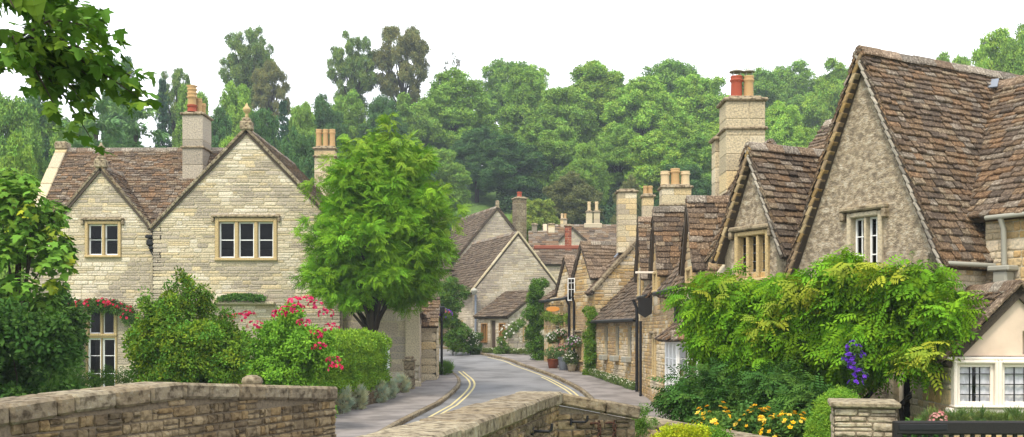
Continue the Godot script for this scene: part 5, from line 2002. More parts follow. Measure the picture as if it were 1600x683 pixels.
func build_woods() -> void:
	var protos := {}
	for k in ["light", "mid", "dark", "olive", "yellow", "cedar", "fir", "tall", "tall_olive", "bare"]:
		protos[k] = [make_tree(k)]
		if k in ["light", "mid", "dark"]:
			protos[k].append(make_tree(k, 1))
			protos[k].append(make_tree(k, 2))
	var said := {"light": "bright green broadleaf tree deep in the hillside wood", "mid": "mid green broadleaf tree deep in the hillside wood", "dark": "dark green broadleaf tree deep in the hillside wood", "fir": "dark pointed fir among the broadleaf trees on the hillside", "olive": "olive green tree standing in the hillside wood"}
	# [x, distance, height of the top, width, kind, label]
	var list := [
		[-38.009, 82, 20.608, 6.271, "mid", "broadleaf tree at the left edge behind the overhanging maple branch"],
		[-39.722, 92, 23.239, 6.494, "dark", "dark broadleaf tree behind the left end of the manor roof"],
		[-28.447, 62, 13.188, 4.012, "light", "pale green tree low at the left edge beside the manor's coped gable"],
		[-37.233, 92, 21.724, 6.494, "mid", "mid green tree behind the manor's left ridge, beside the cedars"],
		[-30.588, 80, 19.112, 7.059, "cedar", "broad layered cedar just behind the manor roof, left one"],
		[-29.054, 84, 19.389, 6.918, "cedar", "layered cedar behind the manor roof, right one beside the chimney"],
		[-42.619, 118, 31.964, 4.304, "dark", "tall dark tree rising behind the cedars"],
		[-35.972, 112, 28.185, 3.426, "fir", "narrow pointed fir on the skyline left of the manor chimney"],
		[-39.529, 128, 33.926, 4.969, "tall", "flat-topped tree on the skyline above the manor chimney"],
		[-32.678, 112, 27.921, 4.612, "mid", "mid green tree directly behind the manor's tall chimney"],
		[-28.264, 104, 24.335, 4.405, "dark", "dark tree between the manor chimney and the bright round tree"],
		[-28.461, 112, 27.789, 5.798, "light", "bright round tree below the tall skyline elm"],
		[-35.694, 148, 44.533, 8.009, "tall", "very tall domed tree towering on the skyline above the manor"],
		[-31.491, 142, 37.785, 5.513, "tall_olive", "brownish tree beside the very tall domed one"],
		[-21.901, 104, 24.213, 3.181, "fir", "dark pointed fir right of the large gable's finial"],
		[-22.598, 98, 22.453, 4.035, "dark", "dark tree directly behind the large gable's finial"],
		[-20.555, 78, 16.474, 2.936, "light", "small pale round tree just above the manor ridge"],
		[-21.478, 112, 26.34, 5.007, "mid", "mid green tree above the manor's rear chimney pots"],
		[-20.268, 118, 28.632, 5.553, "dark", "dark tree at the wood's edge just left of the street tree's top"],
		[-17.082, 88, 18.782, 4.141, "dark", "low dark tree just behind the manor's right roof slope"],
		[-21.591, 148, 43.836, 6.965, "tall", "tall airy tree on the skyline above the bright street tree"],
		[-14.974, 148, 44.359, 8.706, "tall_olive", "big dark brownish tree on the skyline right of the airy one"],
		[-8.471, 150, 41.229, 4.588, "bare", "thin half-bare tree on the skyline"],
		[-18.6, 124, 29.418, 6.127, "mid", "mid green tree below the tall airy skyline tree"],
		[-14.64, 122, 28.971, 6.602, "dark", "dark tree below the big brownish skyline tree"],
		[-11.492, 132, 31.206, 7.454, "mid", "mid green tree just left of the large rounded bright tree"],
		[-7.04, 136, 34.66, 11.84, "light", "large rounded bright tree left of centre on the wood's edge"],
		[-0.372, 158, 42.222, 11.153, "mid", "dark domed tree on the skyline behind the wood's centre"],
		[-4.141, 128, 26.095, 7.529, "dark", "dark tree in the hollow above the grassy bank"],
		[2.372, 144, 37.276, 10.504, "light", "bright tree at the wood's top, left of the broad middle one"],
		[6.494, 138, 33.846, 9.741, "mid", "mid green tree just below and left of the broad middle tree"],
		[11.666, 148, 39.309, 11.84, "light", "broad bright tree at the middle of the wooded skyline"],
		[16.235, 138, 34.82, 11.202, "light", "bright tree on the skyline right of the broad middle one"],
		[23.153, 160, 42.735, 12.988, "mid", "domed tree on the skyline left of the red chimney pot"],
		[24.892, 142, 36.448, 11.36, "light", "bright tree on the skyline directly left of the red chimney pot"],
		[35.765, 160, 41.418, 11.294, "mid", "mid green tree on the skyline directly behind the red chimney pot"],
		[42.706, 165, 43.047, 11.647, "mid", "round tree on the skyline right of the big chimney"],
		[26.353, 128, 29.559, 9.035, "light", "bright tree behind the left side of the big ridge chimney"],
		[30.572, 122, 28.253, 7.894, "light", "bright tree lower down, right of the big ridge chimney"],
		[44.294, 150, 39.465, 9.176, "light", "bright tree on the skyline just left of the tall gable"],
		[48.088, 150, 38.935, 7.941, "mid", "mid green tree touching the tall gable's peak on the skyline"],
		[30.833, 112, 23.046, 7.247, "light", "low bright tree just above the wall dormer's ridge"],
		[48.033, 118, 33.213, 6.247, "mid", "tree showing above the right-hand roof ridge, left one"],
		[49.544, 112, 33.851, 7.906, "light", "tall leafy tree above the right-hand roof ridge, middle one"],
		[51.586, 108, 33.338, 6.988, "mid", "tree cut by the right edge above the roof ridge"],
		[-7.506, 116, 22.034, 6.141, "mid", "mid green tree at the street tree's upper right edge"],
		[-10.541, 112, 22.124, 5.929, "dark", "dark tree half hidden behind the street tree's crown"],
		[0, 124, 24.166, 8.024, "dark", "dark tree in the shadowed middle of the wood above the bend"],
		[4.595, 126, 26.455, 8.301, "mid", "mid green tree between the shadowed hollow and the slender upright tree"],
		[8.052, 116, 22.716, 4.776, "mid", "slender upright tree in front of the wood's middle"],
		[12.254, 124, 25.333, 8.024, "mid", "mid green tree right of the slender upright tree"],
		[16.242, 118, 24.745, 8.885, "light", "bright tree above the three-pot chimney stack"],
		[19.581, 114, 22.756, 7.376, "mid", "mid green tree left of the big ridge chimney's shaft"],
		[5.718, 108, 17.964, 6.353, "olive", "round dark olive yew below the wood, behind the rooftops"],
		[11.256, 104, 16.994, 3.793, "olive", "small olive tree behind the stone chimney stacks"],
		[1.96, 98, 14.267, 4.842, "yellow", "low yellow-green bushy tree behind the bend's chimney"],
		[17.153, 108, 18.853, 5.718, "dark", "low dark tree just behind the three-pot chimney stack"],
	]
	var used := {}
	for e in list:
		var kind: String = e[4]
		var src: Array = protos[kind]
		var p: Node3D = src[rng.randi() % src.size()]
		var o: Node3D = p.duplicate()
		var gy := ground_y(e[0], e[1])
		var hgt: float = e[2] - gy if e[2] > 0.5 else rf(11, 13)
		o.name = numbered({"cedar": "cedar_tree", "fir": "fir_tree", "bare": "bare_tree"}.get(kind, "woodland_tree"))
		add_child(o)
		o.position = Vector3(e[0], gy - 0.2, -float(e[1]))
		o.rotation.y = rf(0, TAU)
		var hw: float = float(e[3]) / 11.0 * 1.08
		o.scale = Vector3(hw, hgt / 15.8, hw)
		tag(o, e[5] if e[5] else said[kind], "tree", "trees on the wooded hillside")
	for k in protos:
		for p in protos[k]:
			p.free()
	# undergrowth along the foot of the wood
	var puffs := []
	for k in 150:
		var d := rf(100, 150)
		var x := rf(-0.5, 0.52) * d
		if x / d > -0.06 and x / d < 0.0 and d < 128:
			continue
		puffs.append([Vector3(x, ground_y(x, d) + rf(0.5, 1.4), -d), Vector3(rf(2.2, 3.6), rf(1.2, 2.6), rf(1.5, 3)), 150])
	var u := leaves("undergrowth", self, "clump", "far_leaf", puffs, 0.9, pal(Color(0.060, 0.115, 0.045), 0.3), {"inner": 0.7, "low": -0.2})
	tag(u, "dark green undergrowth along the foot of the hillside wood", "undergrowth", "", "stuff")


# ------------------------------------------------------------------ garden and street plants
func bush(called: String, label: String, category: String, base: Vector3, puffs: Array, shape: String, size: float, col: Color, opt := {}) -> Node3D:
	var o := thing(called, label, category, base, 0.0, opt.get("group", ""))
	var ends := []
	for k in range(0, puffs.size(), opt.get("limb_step", 4)):
		ends.append(puffs[k][0])
	if opt.get("stem", 0.03) > 0.0:
		trunk(o, Vector3.ZERO, Vector3(0, opt.get("fork", 0.3), 0), opt.get("stem", 0.03), ends, "bark", "stem")
	leaves("foliage", o, shape, "leaf", puffs, size, pal(col, opt.get("v", 0.22), opt.get("warm", 0.12)), opt)
	return o


func blooms(o: Node3D, puffs: Array, size: float, cols: Array, called := "blossom") -> void:
	var m := leaves(called, o, "flower", "petal", puffs, size, cols, {"inner": 0.88, "low": -0.3, "face": true, "vary": 0.1})
	m.set_meta("kind", "stuff")


func build_plants() -> void:
	var o: Node3D
	var puffs: Array
	# bright street tree in the middle
	var base := Vector3(-4.529, -0.45, -35.0)
	o = thing("street_tree", "bright green leafy street tree with round crown in the middle", "tree", base)
	puffs = puff_cloud(Vector3(0.35, 5.75, 0), Vector3(2.42, 2.85, 2.3), 130, 0.42, 80, {"core": 0.45, "taper": 0.72, "low": -0.97})
	puffs += puff_cloud(Vector3(-0.1, 4.6, 0), Vector3(2.25, 1.6, 2.1), 56, 0.40, 76, {"core": 0.6, "low": -0.9})
	var ends := []
	for k in range(0, puffs.size(), 6):
		ends.append(puffs[k][0])
	trunk(o, Vector3.ZERO, Vector3(0.05, 2.5, 0), 0.17, ends)
	leaves("crown", o, "pinnate", "leaf", puffs, 0.30, pal(Color(0.148, 0.290, 0.018), 0.32), {"inner": 0.2, "spray": true, "vary": 0.25, "droop": -1.0, "lift": 0.8})
	# young yellow-green leaders standing out of the crown
	var shoots := []
	for s in [[0.62, 9.0, 0.0], [0.58, 8.55, 0.1], [-0.62, 8.3, 0.2], [-0.66, 7.95, 0.2], [0.1, 8.35, 0.4], [1.25, 8.2, 0.1], [1.7, 7.6, 0.4], [2.2, 6.8, 0.3], [-1.2, 7.5, 0.5], [0.9, 8.0, 0.7], [-0.2, 7.9, 0.9], [2.5, 5.6, 0.2], [-1.8, 6.9, 0.2], [1.2, 7.4, 1.0], [0.2, 7.3, 1.3], [-0.7, 7.2, 1.2], [2.75, 6.1, -0.2]]:
		shoots.append([Vector3(s[0], s[1], s[2]), Vector3(0.26, 0.36, 0.26), 26])
	leaves("young_shoots", o, "pinnate", "leaf", shoots, 0.32, pal(Color(0.21, 0.33, 0.03), 0.15), {"inner": 0.2, "spray": true})
	# maple overhanging from the left; its trunk stands outside the picture
	o = thing("maple_tree", "overhanging maple branch of dark lobed leaves, top left corner", "tree", Vector3(-6.2, ground_y(-6.2, 8.0), -8.0))
	var mb := MB.new()
	var gy := -ground_y(-6.2, 8.0)
	var start := Vector3(0, gy + 4.3, 0)
	mb.tube([Vector3(0, -0.3, 0), Vector3(0, 0.3, 0), Vector3(0.1, gy + 2.2, 0), start, Vector3(-0.2, gy + 6.0, 0.1)], [0.3, 0.22, 0.18, 0.16, 0.1], 9)
	var where := []
	var tint := []
	var mp := pal(Color(0.070, 0.150, 0.020), 0.3, 0.1)
	var lit := pal(Color(0.11, 0.20, 0.02), 0.2)
	var limbs := [[-3.482, 4.076, 0.1], [-3.576, 3.794, 0.2], [-3.624, 3.846, -0.4]]
	var knots := []
	for l in limbs:
		var q := Vector3(l[0] + 6.2, l[1] + gy, l[2])
		mb.tube([start, start.lerp(q, 0.5) + Vector3(0, 0.25, 0.1), q], [0.06, 0.035, 0.018], 6)
		knots.append(q)
	for s in [[-2.758, 3.441, 2], [-2.833, 3.808, 1], [-3.191, 3.178, 1], [-3.398, 3.62, 1], [-3.049, 3.987, 0], [-3.492, 3.714, 2], [-3.294, 3.371, 1], [-2.908, 3.545, 1], [-3.614, 3.855, 2], [-3.275, 3.94, 0], [-3.106, 3.686, 1], [-3.209, 3.808, 0], [-3.671, 4.053, 0], [-3.369, 4.053, 0], [-3.708, 3.629, 1], [-3.576, 3.592, 1], [-2.965, 3.676, 1], [-2.795, 3.592, 1], [-3.247, 3.535, 1], [-3.454, 3.865, 2], [-3.694, 3.747, 2], [-3.2, 4.1, 0], [-3.012, 3.855, 0], [-3.313, 3.714, 1], [-3.553, 4.006, 0], [-3.341, 3.535, 1], [-3.256, 3.276, 1], [-3.172, 3.441, 1], [-3.059, 3.535, 1]]:
		var dd := 8.0 + rf(-0.5, 0.5)
		var q := Vector3(s[0] + 6.2, s[1] + gy, 8.0 - dd)
		var k: Vector3 = knots[s[2]]
		var mid := k.lerp(q, 0.5) + Vector3(0, 0.08, rf(-0.1, 0.1))
		mb.tube([k, mid, q], [0.012, 0.008, 0.003], 5)
		for i in 38:
			var t := rf(0.25, 1.08)
			var p := (mid.lerp(q, t * 2 - 1) if t > 0.5 else k.lerp(mid, t * 2)) + rdir(rng) * Vector3(0.13, 0.085, 0.13)
			var f := (Vector3(rf(-0.4, 1.0), rf(-0.9, -0.1), rf(-0.9, 0.9))).normalized()
			var up := (Vector3.UP + rdir(rng) * 0.45).normalized()
			var side := up.cross(f).normalized()
			up = f.cross(side)
			var sz := rf(0.07, 0.125)
			where.append(Transform3D(Basis(side, up, f).scaled_local(Vector3(sz, sz, sz)), p))
			tint.append((lit if rng.randf() < 0.28 else mp)[rng.randi() % 9])
	put(mb, "branch", M.bark, o)
	copies("foliage", shapes.maple, M.leaf, o, where, tint)
	# a big brown-spotted leaf spray close to the lens
	o = thing("near_leaf_spray", "large drooping leaf with rusty patches in the extreme top left corner", "leaf", Vector3(-1.75, 3.02, -3.1))
	mb = MB.new()
	mb.tube([Vector3(-4.6, 1.6, -4.8), Vector3(-2.4, 1.7, -2.4), Vector3(-0.6, 0.7, -0.3), Vector3(0.1, 0.06, 0), Vector3(0.34, -0.40, 0.02)], [0.03, 0.02, 0.01, 0.005, 0.002], 6)
	put(mb, "twig", M.bark, o)
	for s in [[0.30, -0.28, 0.09, -0.2], [0.36, -0.27, 0.11, 0.35], [0.27, -0.24, 0.08, 0.8]]:
		var lb := MB.new()
		for side in [-1.0, 1.0]:
			for k in 6:
				var y0: float = -s[2] * 1.6 * k / 6.0
				var y1: float = -s[2] * 1.6 * (k + 1) / 6.0
				var w0: float = s[2] * 0.42 * sin(PI * pow(k / 6.0, 0.7))
				var w1: float = s[2] * 0.42 * sin(PI * pow((k + 1) / 6.0, 0.7))
				lb.quad(Vector3(0, y0, 0), Vector3(0, y1, 0.004), Vector3(side * w1, y1 + 0.006, -0.012), Vector3(side * w0, y0 + 0.006, -0.012))
		var lf := put(lb, "leaf", M.leaf, o, [Color(0.10, 0.16, 0.02), Color(0.17, 0.10, 0.02), Color(0.09, 0.17, 0.03)][int(s[3] * 2) % 3])
		lf.position = Vector3(s[0], s[1], 0.01)
		lf.rotation = Vector3(0.2, s[3], 0.25)
	# --- left gardens
	puffs = puff_cloud(Vector3(0, 3.5, 0), Vector3(0.92, 1.6, 0.9), 50, 0.32, 60, {"core": 0.4, "low": -0.95})
	o = thing("young_sycamore", "young sycamore with lime green upper leaves left of the manor windows", "tree", Vector3(-9.106, -0.5, -20.0))
	ends = []
	for k in range(0, puffs.size(), 4):
		ends.append(puffs[k][0])
	trunk(o, Vector3.ZERO, Vector3(0, 2.6, 0), 0.06, ends)
	leaves("foliage", o, "maple", "leaf", puffs, 0.16, pal(Color(0.115, 0.215, 0.024), 0.3), {"inner": 0.3})
	var lime := []
	for s in [[-0.5, 4.85], [-0.15, 4.75], [0.15, 4.6], [-0.8, 4.4], [-0.3, 4.5], [0.5, 4.35], [0.85, 4.0], [1.0, 3.5], [-0.6, 4.1], [0.1, 4.15], [0.72, 3.05]]:
		lime.append([Vector3(s[0], s[1], rf(0.0, 0.6)), Vector3(0.24, 0.2, 0.24), 16])
	leaves("young_leaves", o, "maple", "leaf", lime, 0.15, pal(Color(0.30, 0.36, 0.03), 0.2), {"inner": 0.2})
	puffs = puff_cloud(Vector3(0, 1.5, 0), Vector3(0.8, 1.25, 0.7), 22, 0.36, 60, {"core": 0.4, "low": -0.9})
	bush("laurel_bush", "dark green laurel bush below the young sycamore at the left edge", "bush", Vector3(-7.78, -0.6, -17.0), puffs, "clump", 0.30, Color(0.052, 0.110, 0.020), {"inner": 0.3})
	puffs = puff_cloud(Vector3(0, 1.9, 0), Vector3(0.42, 1.2, 0.5), 14, 0.32, 60, {"core": 0.4, "low": -0.9})
	bush("elder_bush", "leafy mid green elder bush between the sycamore and the manor door", "bush", Vector3(-9.995, -0.5, -24.0), puffs, "clump", 0.30, Color(0.060, 0.125, 0.024), {"inner": 0.3})
	puffs = []
	for k in 9:
		puffs.append([Vector3(-1.0 + k * 0.25, 1.0 + rf(-0.12, 0.16), rf(-0.15, 0.15)), Vector3(0.28, 0.5, 0.3), 120])
	bush("low_hedge", "loose low garden hedge in front of the manor's garden door", "hedge", Vector3(-8.515, -0.5, -22.0), puffs, "fine", 0.15, Color(0.090, 0.165, 0.030), {"inner": 0.5})
	# dark box shrub
	puffs = puff_cloud(Vector3(0, 1.55, 0), Vector3(1.2, 1.3, 0.9), 40, 0.36, 110, {"core": 0.45, "low": -0.9, "taper": 0.7})
	for s in [[-0.1, 3.05], [0.05, 2.9], [-0.75, 2.6], [-0.62, 2.4], [0.35, 2.75], [0.2, 2.85], [-0.35, 2.8], [0.7, 2.3], [-1.0, 2.1], [0.95, 1.9]]:
		puffs.append([Vector3(s[0], s[1], rf(-0.2, 0.3)), Vector3(0.13, 0.36, 0.13), 34])
	bush("box_shrub", "big dark green box shrub with upright sprays in front of the manor", "shrub", Vector3(-6.226, -0.5, -21.0), puffs, "fine", 0.27, Color(0.115, 0.190, 0.020), {"inner": 0.4, "v": 0.4, "warm": 0.3, "vary": 0.25})
	# rose bush
	puffs = puff_cloud(Vector3(0, 1.45, 0), Vector3(1.1, 1.3, 0.8), 40, 0.34, 80, {"core": 0.45, "low": -0.9})
	o = bush("rose_bush", "tall climbing rose bush covered in pink blooms beside the hedge", "bush", Vector3(-4.866, -0.5, -23.5), puffs, "clump", 0.22, Color(0.150, 0.290, 0.024), {"inner": 0.4, "v": 0.3})
	var bl := []
	for s in [[0.3, 2.8], [0.55, 2.82], [0.75, 2.72], [0.15, 2.6], [0.95, 2.55], [1.05, 2.25], [0.4, 2.65], [-0.9, 2.45], [-0.65, 2.5], [-0.55, 2.3], [0.75, 2.1], [0.62, 2.0], [0.85, 1.85], [1.15, 1.55], [1.18, 1.4], [0.0, 2.55], [-1.1, 2.42], [0.5, 2.35]]:
		bl.append([Vector3(s[0], s[1] + 0.04, rf(0.5, 0.85)), Vector3(0.17, 0.11, 0.12), 19])
	blooms(o, bl, 0.075, [Color(0.62, 0.03, 0.12), Color(0.66, 0.06, 0.18), Color(0.55, 0.02, 0.08)])
	# silver wispy growth on the shrub's flank and a lump of stone
	puffs = [[Vector3(0, 0.10, 0), Vector3(0.85, 0.16, 0.18), 330]]
	var lp := bush("ledge_plant", "trailing green plant on the stone ledge below the manor's wide window", "plant", Vector3(-9.259, 2.75, -37.32), puffs, "clump", 0.20, Color(0.075, 0.150, 0.030), {"stem": 0.0, "low": -0.2})
	# climbing rose over the manor's garden door
	puffs = []
	for s in [[-1.1, 2.9], [-0.8, 3.05], [-0.45, 3.1], [-0.1, 3.15], [0.25, 3.15], [0.6, 3.1], [0.95, 2.95], [1.15, 2.7], [-1.25, 2.6], [-0.95, 2.2], [-0.85, 1.8], [-0.8, 1.4], [-0.75, 1.0]]:
		puffs.append([Vector3(s[0], s[1], 0.12), Vector3(0.34, 0.26, 0.18), 60])
	o = bush("climbing_rose", "climbing rose with red blooms trained over the manor's garden door", "climbing plant", Vector3(-14.364, -0.5, -37.75), puffs, "clump", 0.20, Color(0.070, 0.140, 0.025), {"stem": 0.02, "inner": 0.3})
	bl = []
	for k in 11:
		var p: Array = puffs[k]
		bl.append([p[0] + Vector3(0, 0.05, 0.12), Vector3(0.30, 0.18, 0.10), 13])
	blooms(o, bl, 0.11, [Color(0.60, 0.02, 0.06), Color(0.64, 0.05, 0.12)])
	# clipped hedge on the low wall
	puffs = []
	for k in 46:
		var f := k / 45.0
		for r in 3:
			puffs.append([Vector3(lerpf(-5.25, -4.32, f) + rf(-0.05, 0.05) - 0.0, [0.75, 1.3, 1.72][r] - 0.5 + rf(-0.06, 0.06) + 0.12, -lerpf(24.9, 33.6, f) ), Vector3(0.50, 0.36, 0.30), 105])
	o = thing("clipped_hedge", "clipped bright green hedge above the low wall beside the left pavement", "hedge", Vector3(0, 0.0, 0))
	leaves("foliage", o, "fine", "leaf", puffs, 0.30, pal(Color(0.185, 0.320, 0.028), 0.25), {"inner": 0.5, "vary": 0.16})
	# silver cushions spilling over the low wall
	var k := 0
	for d in [28.2, 29.8, 32.5, 34.0, 36.1]:
		var x: float = -4.86 + 0.0984 * (d - 24.4) + 0.06
		puffs = [[Vector3(0, 0.34, 0), Vector3(0.24, 0.34, 0.34), 170]]
		bush("lavender_cushion", "silvery cushion plant spilling over the hedge wall, %s from the bridge" % ["nearest", "second", "third", "fourth", "farthest"][k], "plant", Vector3(x, -0.45, -d), puffs, "tuft", 0.20, Color(0.52, 0.55, 0.40), {"stem": 0.0, "group": "silver cushions along the hedge wall", "inner": 0.6})
		k += 1
	# --- the bend
	puffs = []
	for i in 16:
		puffs.append([Vector3(rf(-0.5, 0.5), 0.5 + i * 0.22, rf(-0.2, 0.3)), Vector3(0.5, 0.36, 0.4), 80])
	bush("ivy_column", "tall column of ivy on the left corner of the gable cottage", "ivy", Vector3(-3.058, 0.45, -56.5), puffs, "clump", 0.26, Color(0.085, 0.160, 0.028), {"inner": 0.4})
	puffs = puff_cloud(Vector3(0, 0.75, 0), Vector3(0.5, 0.75, 0.4), 12, 0.26, 70, {"low": -0.9})
	o = bush("white_rose_bush", "rounded bush with cream white flowers below the cottage corner lamp", "bush", Vector3(-2.187, 0.45, -57.2), puffs, "clump", 0.18, Color(0.10, 0.17, 0.05), {"inner": 0.4})
	blooms(o, [[Vector3(0, 0.8, 0.1), Vector3(0.52, 0.7, 0.4), 150]], 0.08, [Color(0.7, 0.7, 0.58)])
	puffs = []
	for s in [[-0.9, 0.3], [-0.75, 0.8], [-0.45, 1.2], [-0.1, 1.5], [0.25, 1.75], [0.5, 2.2], [0.8, 2.6], [-0.6, 0.5]]:
		puffs.append([Vector3(s[0], s[1], 0.0), Vector3(0.26, 0.28, 0.2), 60])
	o = bush("climbing_white_rose", "straggling climber with white roses on the outshot's end wall", "climbing plant", Vector3(0.196, 0.45, -55.8), puffs, "clump", 0.18, Color(0.12, 0.20, 0.04), {"inner": 0.3, "stem": 0.02})
	blooms(o, [[Vector3(-0.3, 1.0, 0.1), Vector3(0.6, 0.9, 0.2), 50]], 0.10, [Color(0.75, 0.75, 0.66)])
	puffs = []
	for i in 15:
		puffs.append([Vector3(rf(-0.22, 0.22), 0.3 + i * 0.23, rf(-0.2, 0.2)), Vector3(0.36, 0.3, 0.34), 80])
	puffs.append([Vector3(0.15, 3.75, 0), Vector3(0.45, 0.22, 0.3), 80])
	bush("vine", "dark green vine climbing the far end of the flower cottage", "climbing plant", Vector3(1.151, 0.3, -51.4), puffs, "clump", 0.24, Color(0.085, 0.165, 0.022), {"inner": 0.4})
	puffs = []
	for i in 6:
		puffs.append([Vector3(1.62 + i * 0.16, 2.38 + rf(-0.12, 0.12), -50.0 + i * 0.75), Vector3(0.26, 0.24, 0.42), 60])
	o = thing("garland", "trailing yellow-green climber strung below the flower cottage's eaves", "climbing plant", Vector3.ZERO)
	leaves("foliage", o, "clump", "leaf", puffs, 0.2, pal(Color(0.15, 0.23, 0.04)), {"inner": 0.3})
	puffs = []
	for i in 14:
		puffs.append([Vector3(rf(-0.10, 0.10), 0.25 + i * 0.19, rf(-0.15, 0.15)), Vector3(0.25, 0.22, 0.25), 70])
	bush("corner_vine", "bright vine climbing the corner between the narrow and the low cottage", "climbing plant", Vector3(3.14, -0.15, -42.9), puffs, "clump", 0.18, Color(0.125, 0.225, 0.030), {"inner": 0.4, "stem": 0.02})
	# low flowers along the low cottage's foot
	puffs = []
	for i in 26:
		var f := i / 25.0
		puffs.append([Vector3(lerpf(3.18, 4.15, f), road_y(lerpf(42.6, 36.6, f)) + 0.22, -lerpf(42.6, 36.6, f)), Vector3(0.16, 0.14, 0.2), 40])
	o = thing("flower_border", "low border of small white flowers along the low cottage's foot", "flowers", Vector3.ZERO)
	leaves("foliage", o, "fine", "leaf", puffs, 0.16, pal(Color(0.15, 0.20, 0.06)), {"inner": 0.3})
	blooms(o, puffs.map(func(p): return [p[0] + Vector3(-0.05, 0.05, 0), p[1], 8]), 0.05, [Color(0.7, 0.68, 0.55)])
	puffs = []
	for i in 22:
		var f := i / 21.0
		puffs.append([Vector3(lerpf(-1.5, 1.3, f), road_y(57) + 0.22, -lerpf(57.2, 54.6, f)), Vector3(0.2, 0.14, 0.2), 40])
	o = thing("flower_border", "pale flower border along the outshot cottage's foot at the bend", "flowers", Vector3.ZERO)
	leaves("foliage", o, "fine", "leaf", puffs, 0.16, pal(Color(0.15, 0.20, 0.06)), {"inner": 0.3})
	blooms(o, puffs.map(func(p): return [p[0] + Vector3(0, 0.05, 0.05), p[1], 6]), 0.06, [Color(0.7, 0.68, 0.55)])
	# weeds at the porch foot on the left pavement
	bush("weed_clump", "clump of bright green weeds at the foot of the slate-capped porch", "weeds", Vector3(-2.72, road_y(43.4) + 0.08, -43.4), [[Vector3(0, 0.16, 0), Vector3(0.32, 0.24, 0.6), 120]], "tuft", 0.3, Color(0.12, 0.22, 0.03), {"stem": 0.0})
	# --- wisteria
	o = thing("wisteria", "great mass of wisteria foliage across the front of the gabled house", "climbing plant", Vector3(5.3, -0.9, -18.6))
	puffs = []
	var spots := []
	for s in [Vector3(3.262, 2.364, -19.46), Vector3(3.459, 2.551, -19.28), Vector3(3.794, 2.537, -18.97), Vector3(4.114, 2.468, -18.65), Vector3(4.465, 2.475, -18.29), Vector3(4.799, 2.48, -17.93), Vector3(5.076, 2.57, -17.61), Vector3(5.343, 2.677, -17.30), Vector3(5.593, 2.539, -16.98), Vector3(5.835, 2.524, -16.67), Vector3(6.059, 2.566, -16.35), Vector3(6.254, 2.409, -16.06), Vector3(6.349, 2.056, -15.92), Vector3(3.411, 2.098, -19.33), Vector3(3.746, 2.091, -19.01), Vector3(4.07, 2.03, -18.70), Vector3(4.423, 2.024, -18.34), Vector3(4.759, 2.07, -17.98), Vector3(5.076, 2.166, -17.61), Vector3(5.378, 2.228, -17.25), Vector3(5.663, 2.177, -16.89), Vector3(5.931, 2.186, -16.53), Vector3(6.154, 2.101, -16.22), Vector3(3.556, 1.7, -19.19), Vector3(3.887, 1.644, -18.88), Vector3(4.249, 1.591, -18.52), Vector3(4.593, 1.615, -18.16), Vector3(4.921, 1.7, -17.80), Vector3(5.229, 1.803, -17.43), Vector3(5.523, 1.82, -17.07), Vector3(5.799, 1.818, -16.71), Vector3(6.059, 1.777, -16.35), Vector3(6.291, 1.775, -16.01), Vector3(4.16, 1.317, -18.61), Vector3(4.509, 1.292, -18.25), Vector3(4.856, 1.322, -17.87), Vector3(5.171, 1.412, -17.51), Vector3(5.488, 1.448, -17.12), Vector3(5.767, 1.523, -16.76), Vector3(5.229, 2.828, -17.43), Vector3(6.029, 1.43, -16.40), Vector3(5.076, 1.907, -17.61), Vector3(3.979, 2.341, -18.79), Vector3(4.634, 2.286, -18.11), Vector3(5.488, 2.385, -17.12), Vector3(4.292, 1.787, -18.47), Vector3(5.378, 1.599, -17.25)]:
		spots.append(s)
	for s in spots:
		var c: Vector3 = s - o.position + Vector3(0, 0, rf(-0.35, 0.25))
		puffs.append([c, Vector3(rf(0.22, 0.40), rf(0.24, 0.40), rf(0.3, 0.45)), 58])
	for s in [Vector3(3.636, 1.407, -19.94), Vector3(3.934, 1.237, -19.67), Vector3(4.222, 1.015, -19.40), Vector3(4.592, 0.916, -19.04), Vector3(4.945, 0.931, -18.68), Vector3(5.238, 0.998, -18.36), Vector3(5.518, 1.063, -18.04), Vector3(3.535, 1.936, -20.03), Vector3(3.785, 1.467, -19.80), Vector3(5.824, 1.232, -17.68), Vector3(4.77, 1.145, -18.86)]:
		puffs.append([s - o.position, Vector3(0.30, 0.36, 0.3), 55])
	leaves("foliage", o, "pinnate", "leaf", puffs, 0.32, pal(Color(0.118, 0.240, 0.012), 0.30), {"inner": 0.3, "spray": true, "vary": 0.2, "droop": -1.3, "lift": 0.2})
	var yel := []
	for s in [Vector3(4.573, 2.22, -17.67), Vector3(4.654, 2.424, -17.58), Vector3(4.242, 1.859, -18.03), Vector3(4.848, 2.516, -17.35), Vector3(6.061, 1.469, -15.73), Vector3(5.971, 1.327, -15.86), Vector3(5.253, 2.741, -16.85), Vector3(3.529, 2.472, -18.75), Vector3(5.63, 2.614, -16.36)]:
		yel.append([s - o.position, Vector3(0.26, 0.16, 0.26), 15])
	leaves("young_leaves", o, "pinnate", "leaf", yel, 0.30, pal(Color(0.27, 0.32, 0.03), 0.15), {"inner": 0.2, "spray": true})
	mb = MB.new()
	for s in [[0.45, 0.9], [0.75, 1.9], [-0.55, -0.4], [1.4, 2.3]]:
		var p0 := Vector3(s[0] * 0.9 - 0.1, 0, 0.2 + s[0] * 0.3)
		mb.tube([p0, p0 + Vector3(0.05, 0.7, 0.03), p0 + Vector3(-0.04, 1.4, 0), p0 + Vector3(s[1] * 0.25, 2.2, s[1] * 0.2), p0 + Vector3(s[1] * 0.5, 2.9, s[1] * 0.4)], [0.06, 0.05, 0.045, 0.04, 0.025], 7)
	put(mb, "stem", M.bark, o)
	# purple clematis among it
	puffs = []
	for s in [[-0.037, 0.889], [0.037, 0.748], [-0.019, 0.608], [0.056, 0.468], [0, 0.355], [-0.094, 0.73]]:
		puffs.append([Vector3(s[0], s[1], 0), Vector3(0.11, 0.10, 0.1), 16])
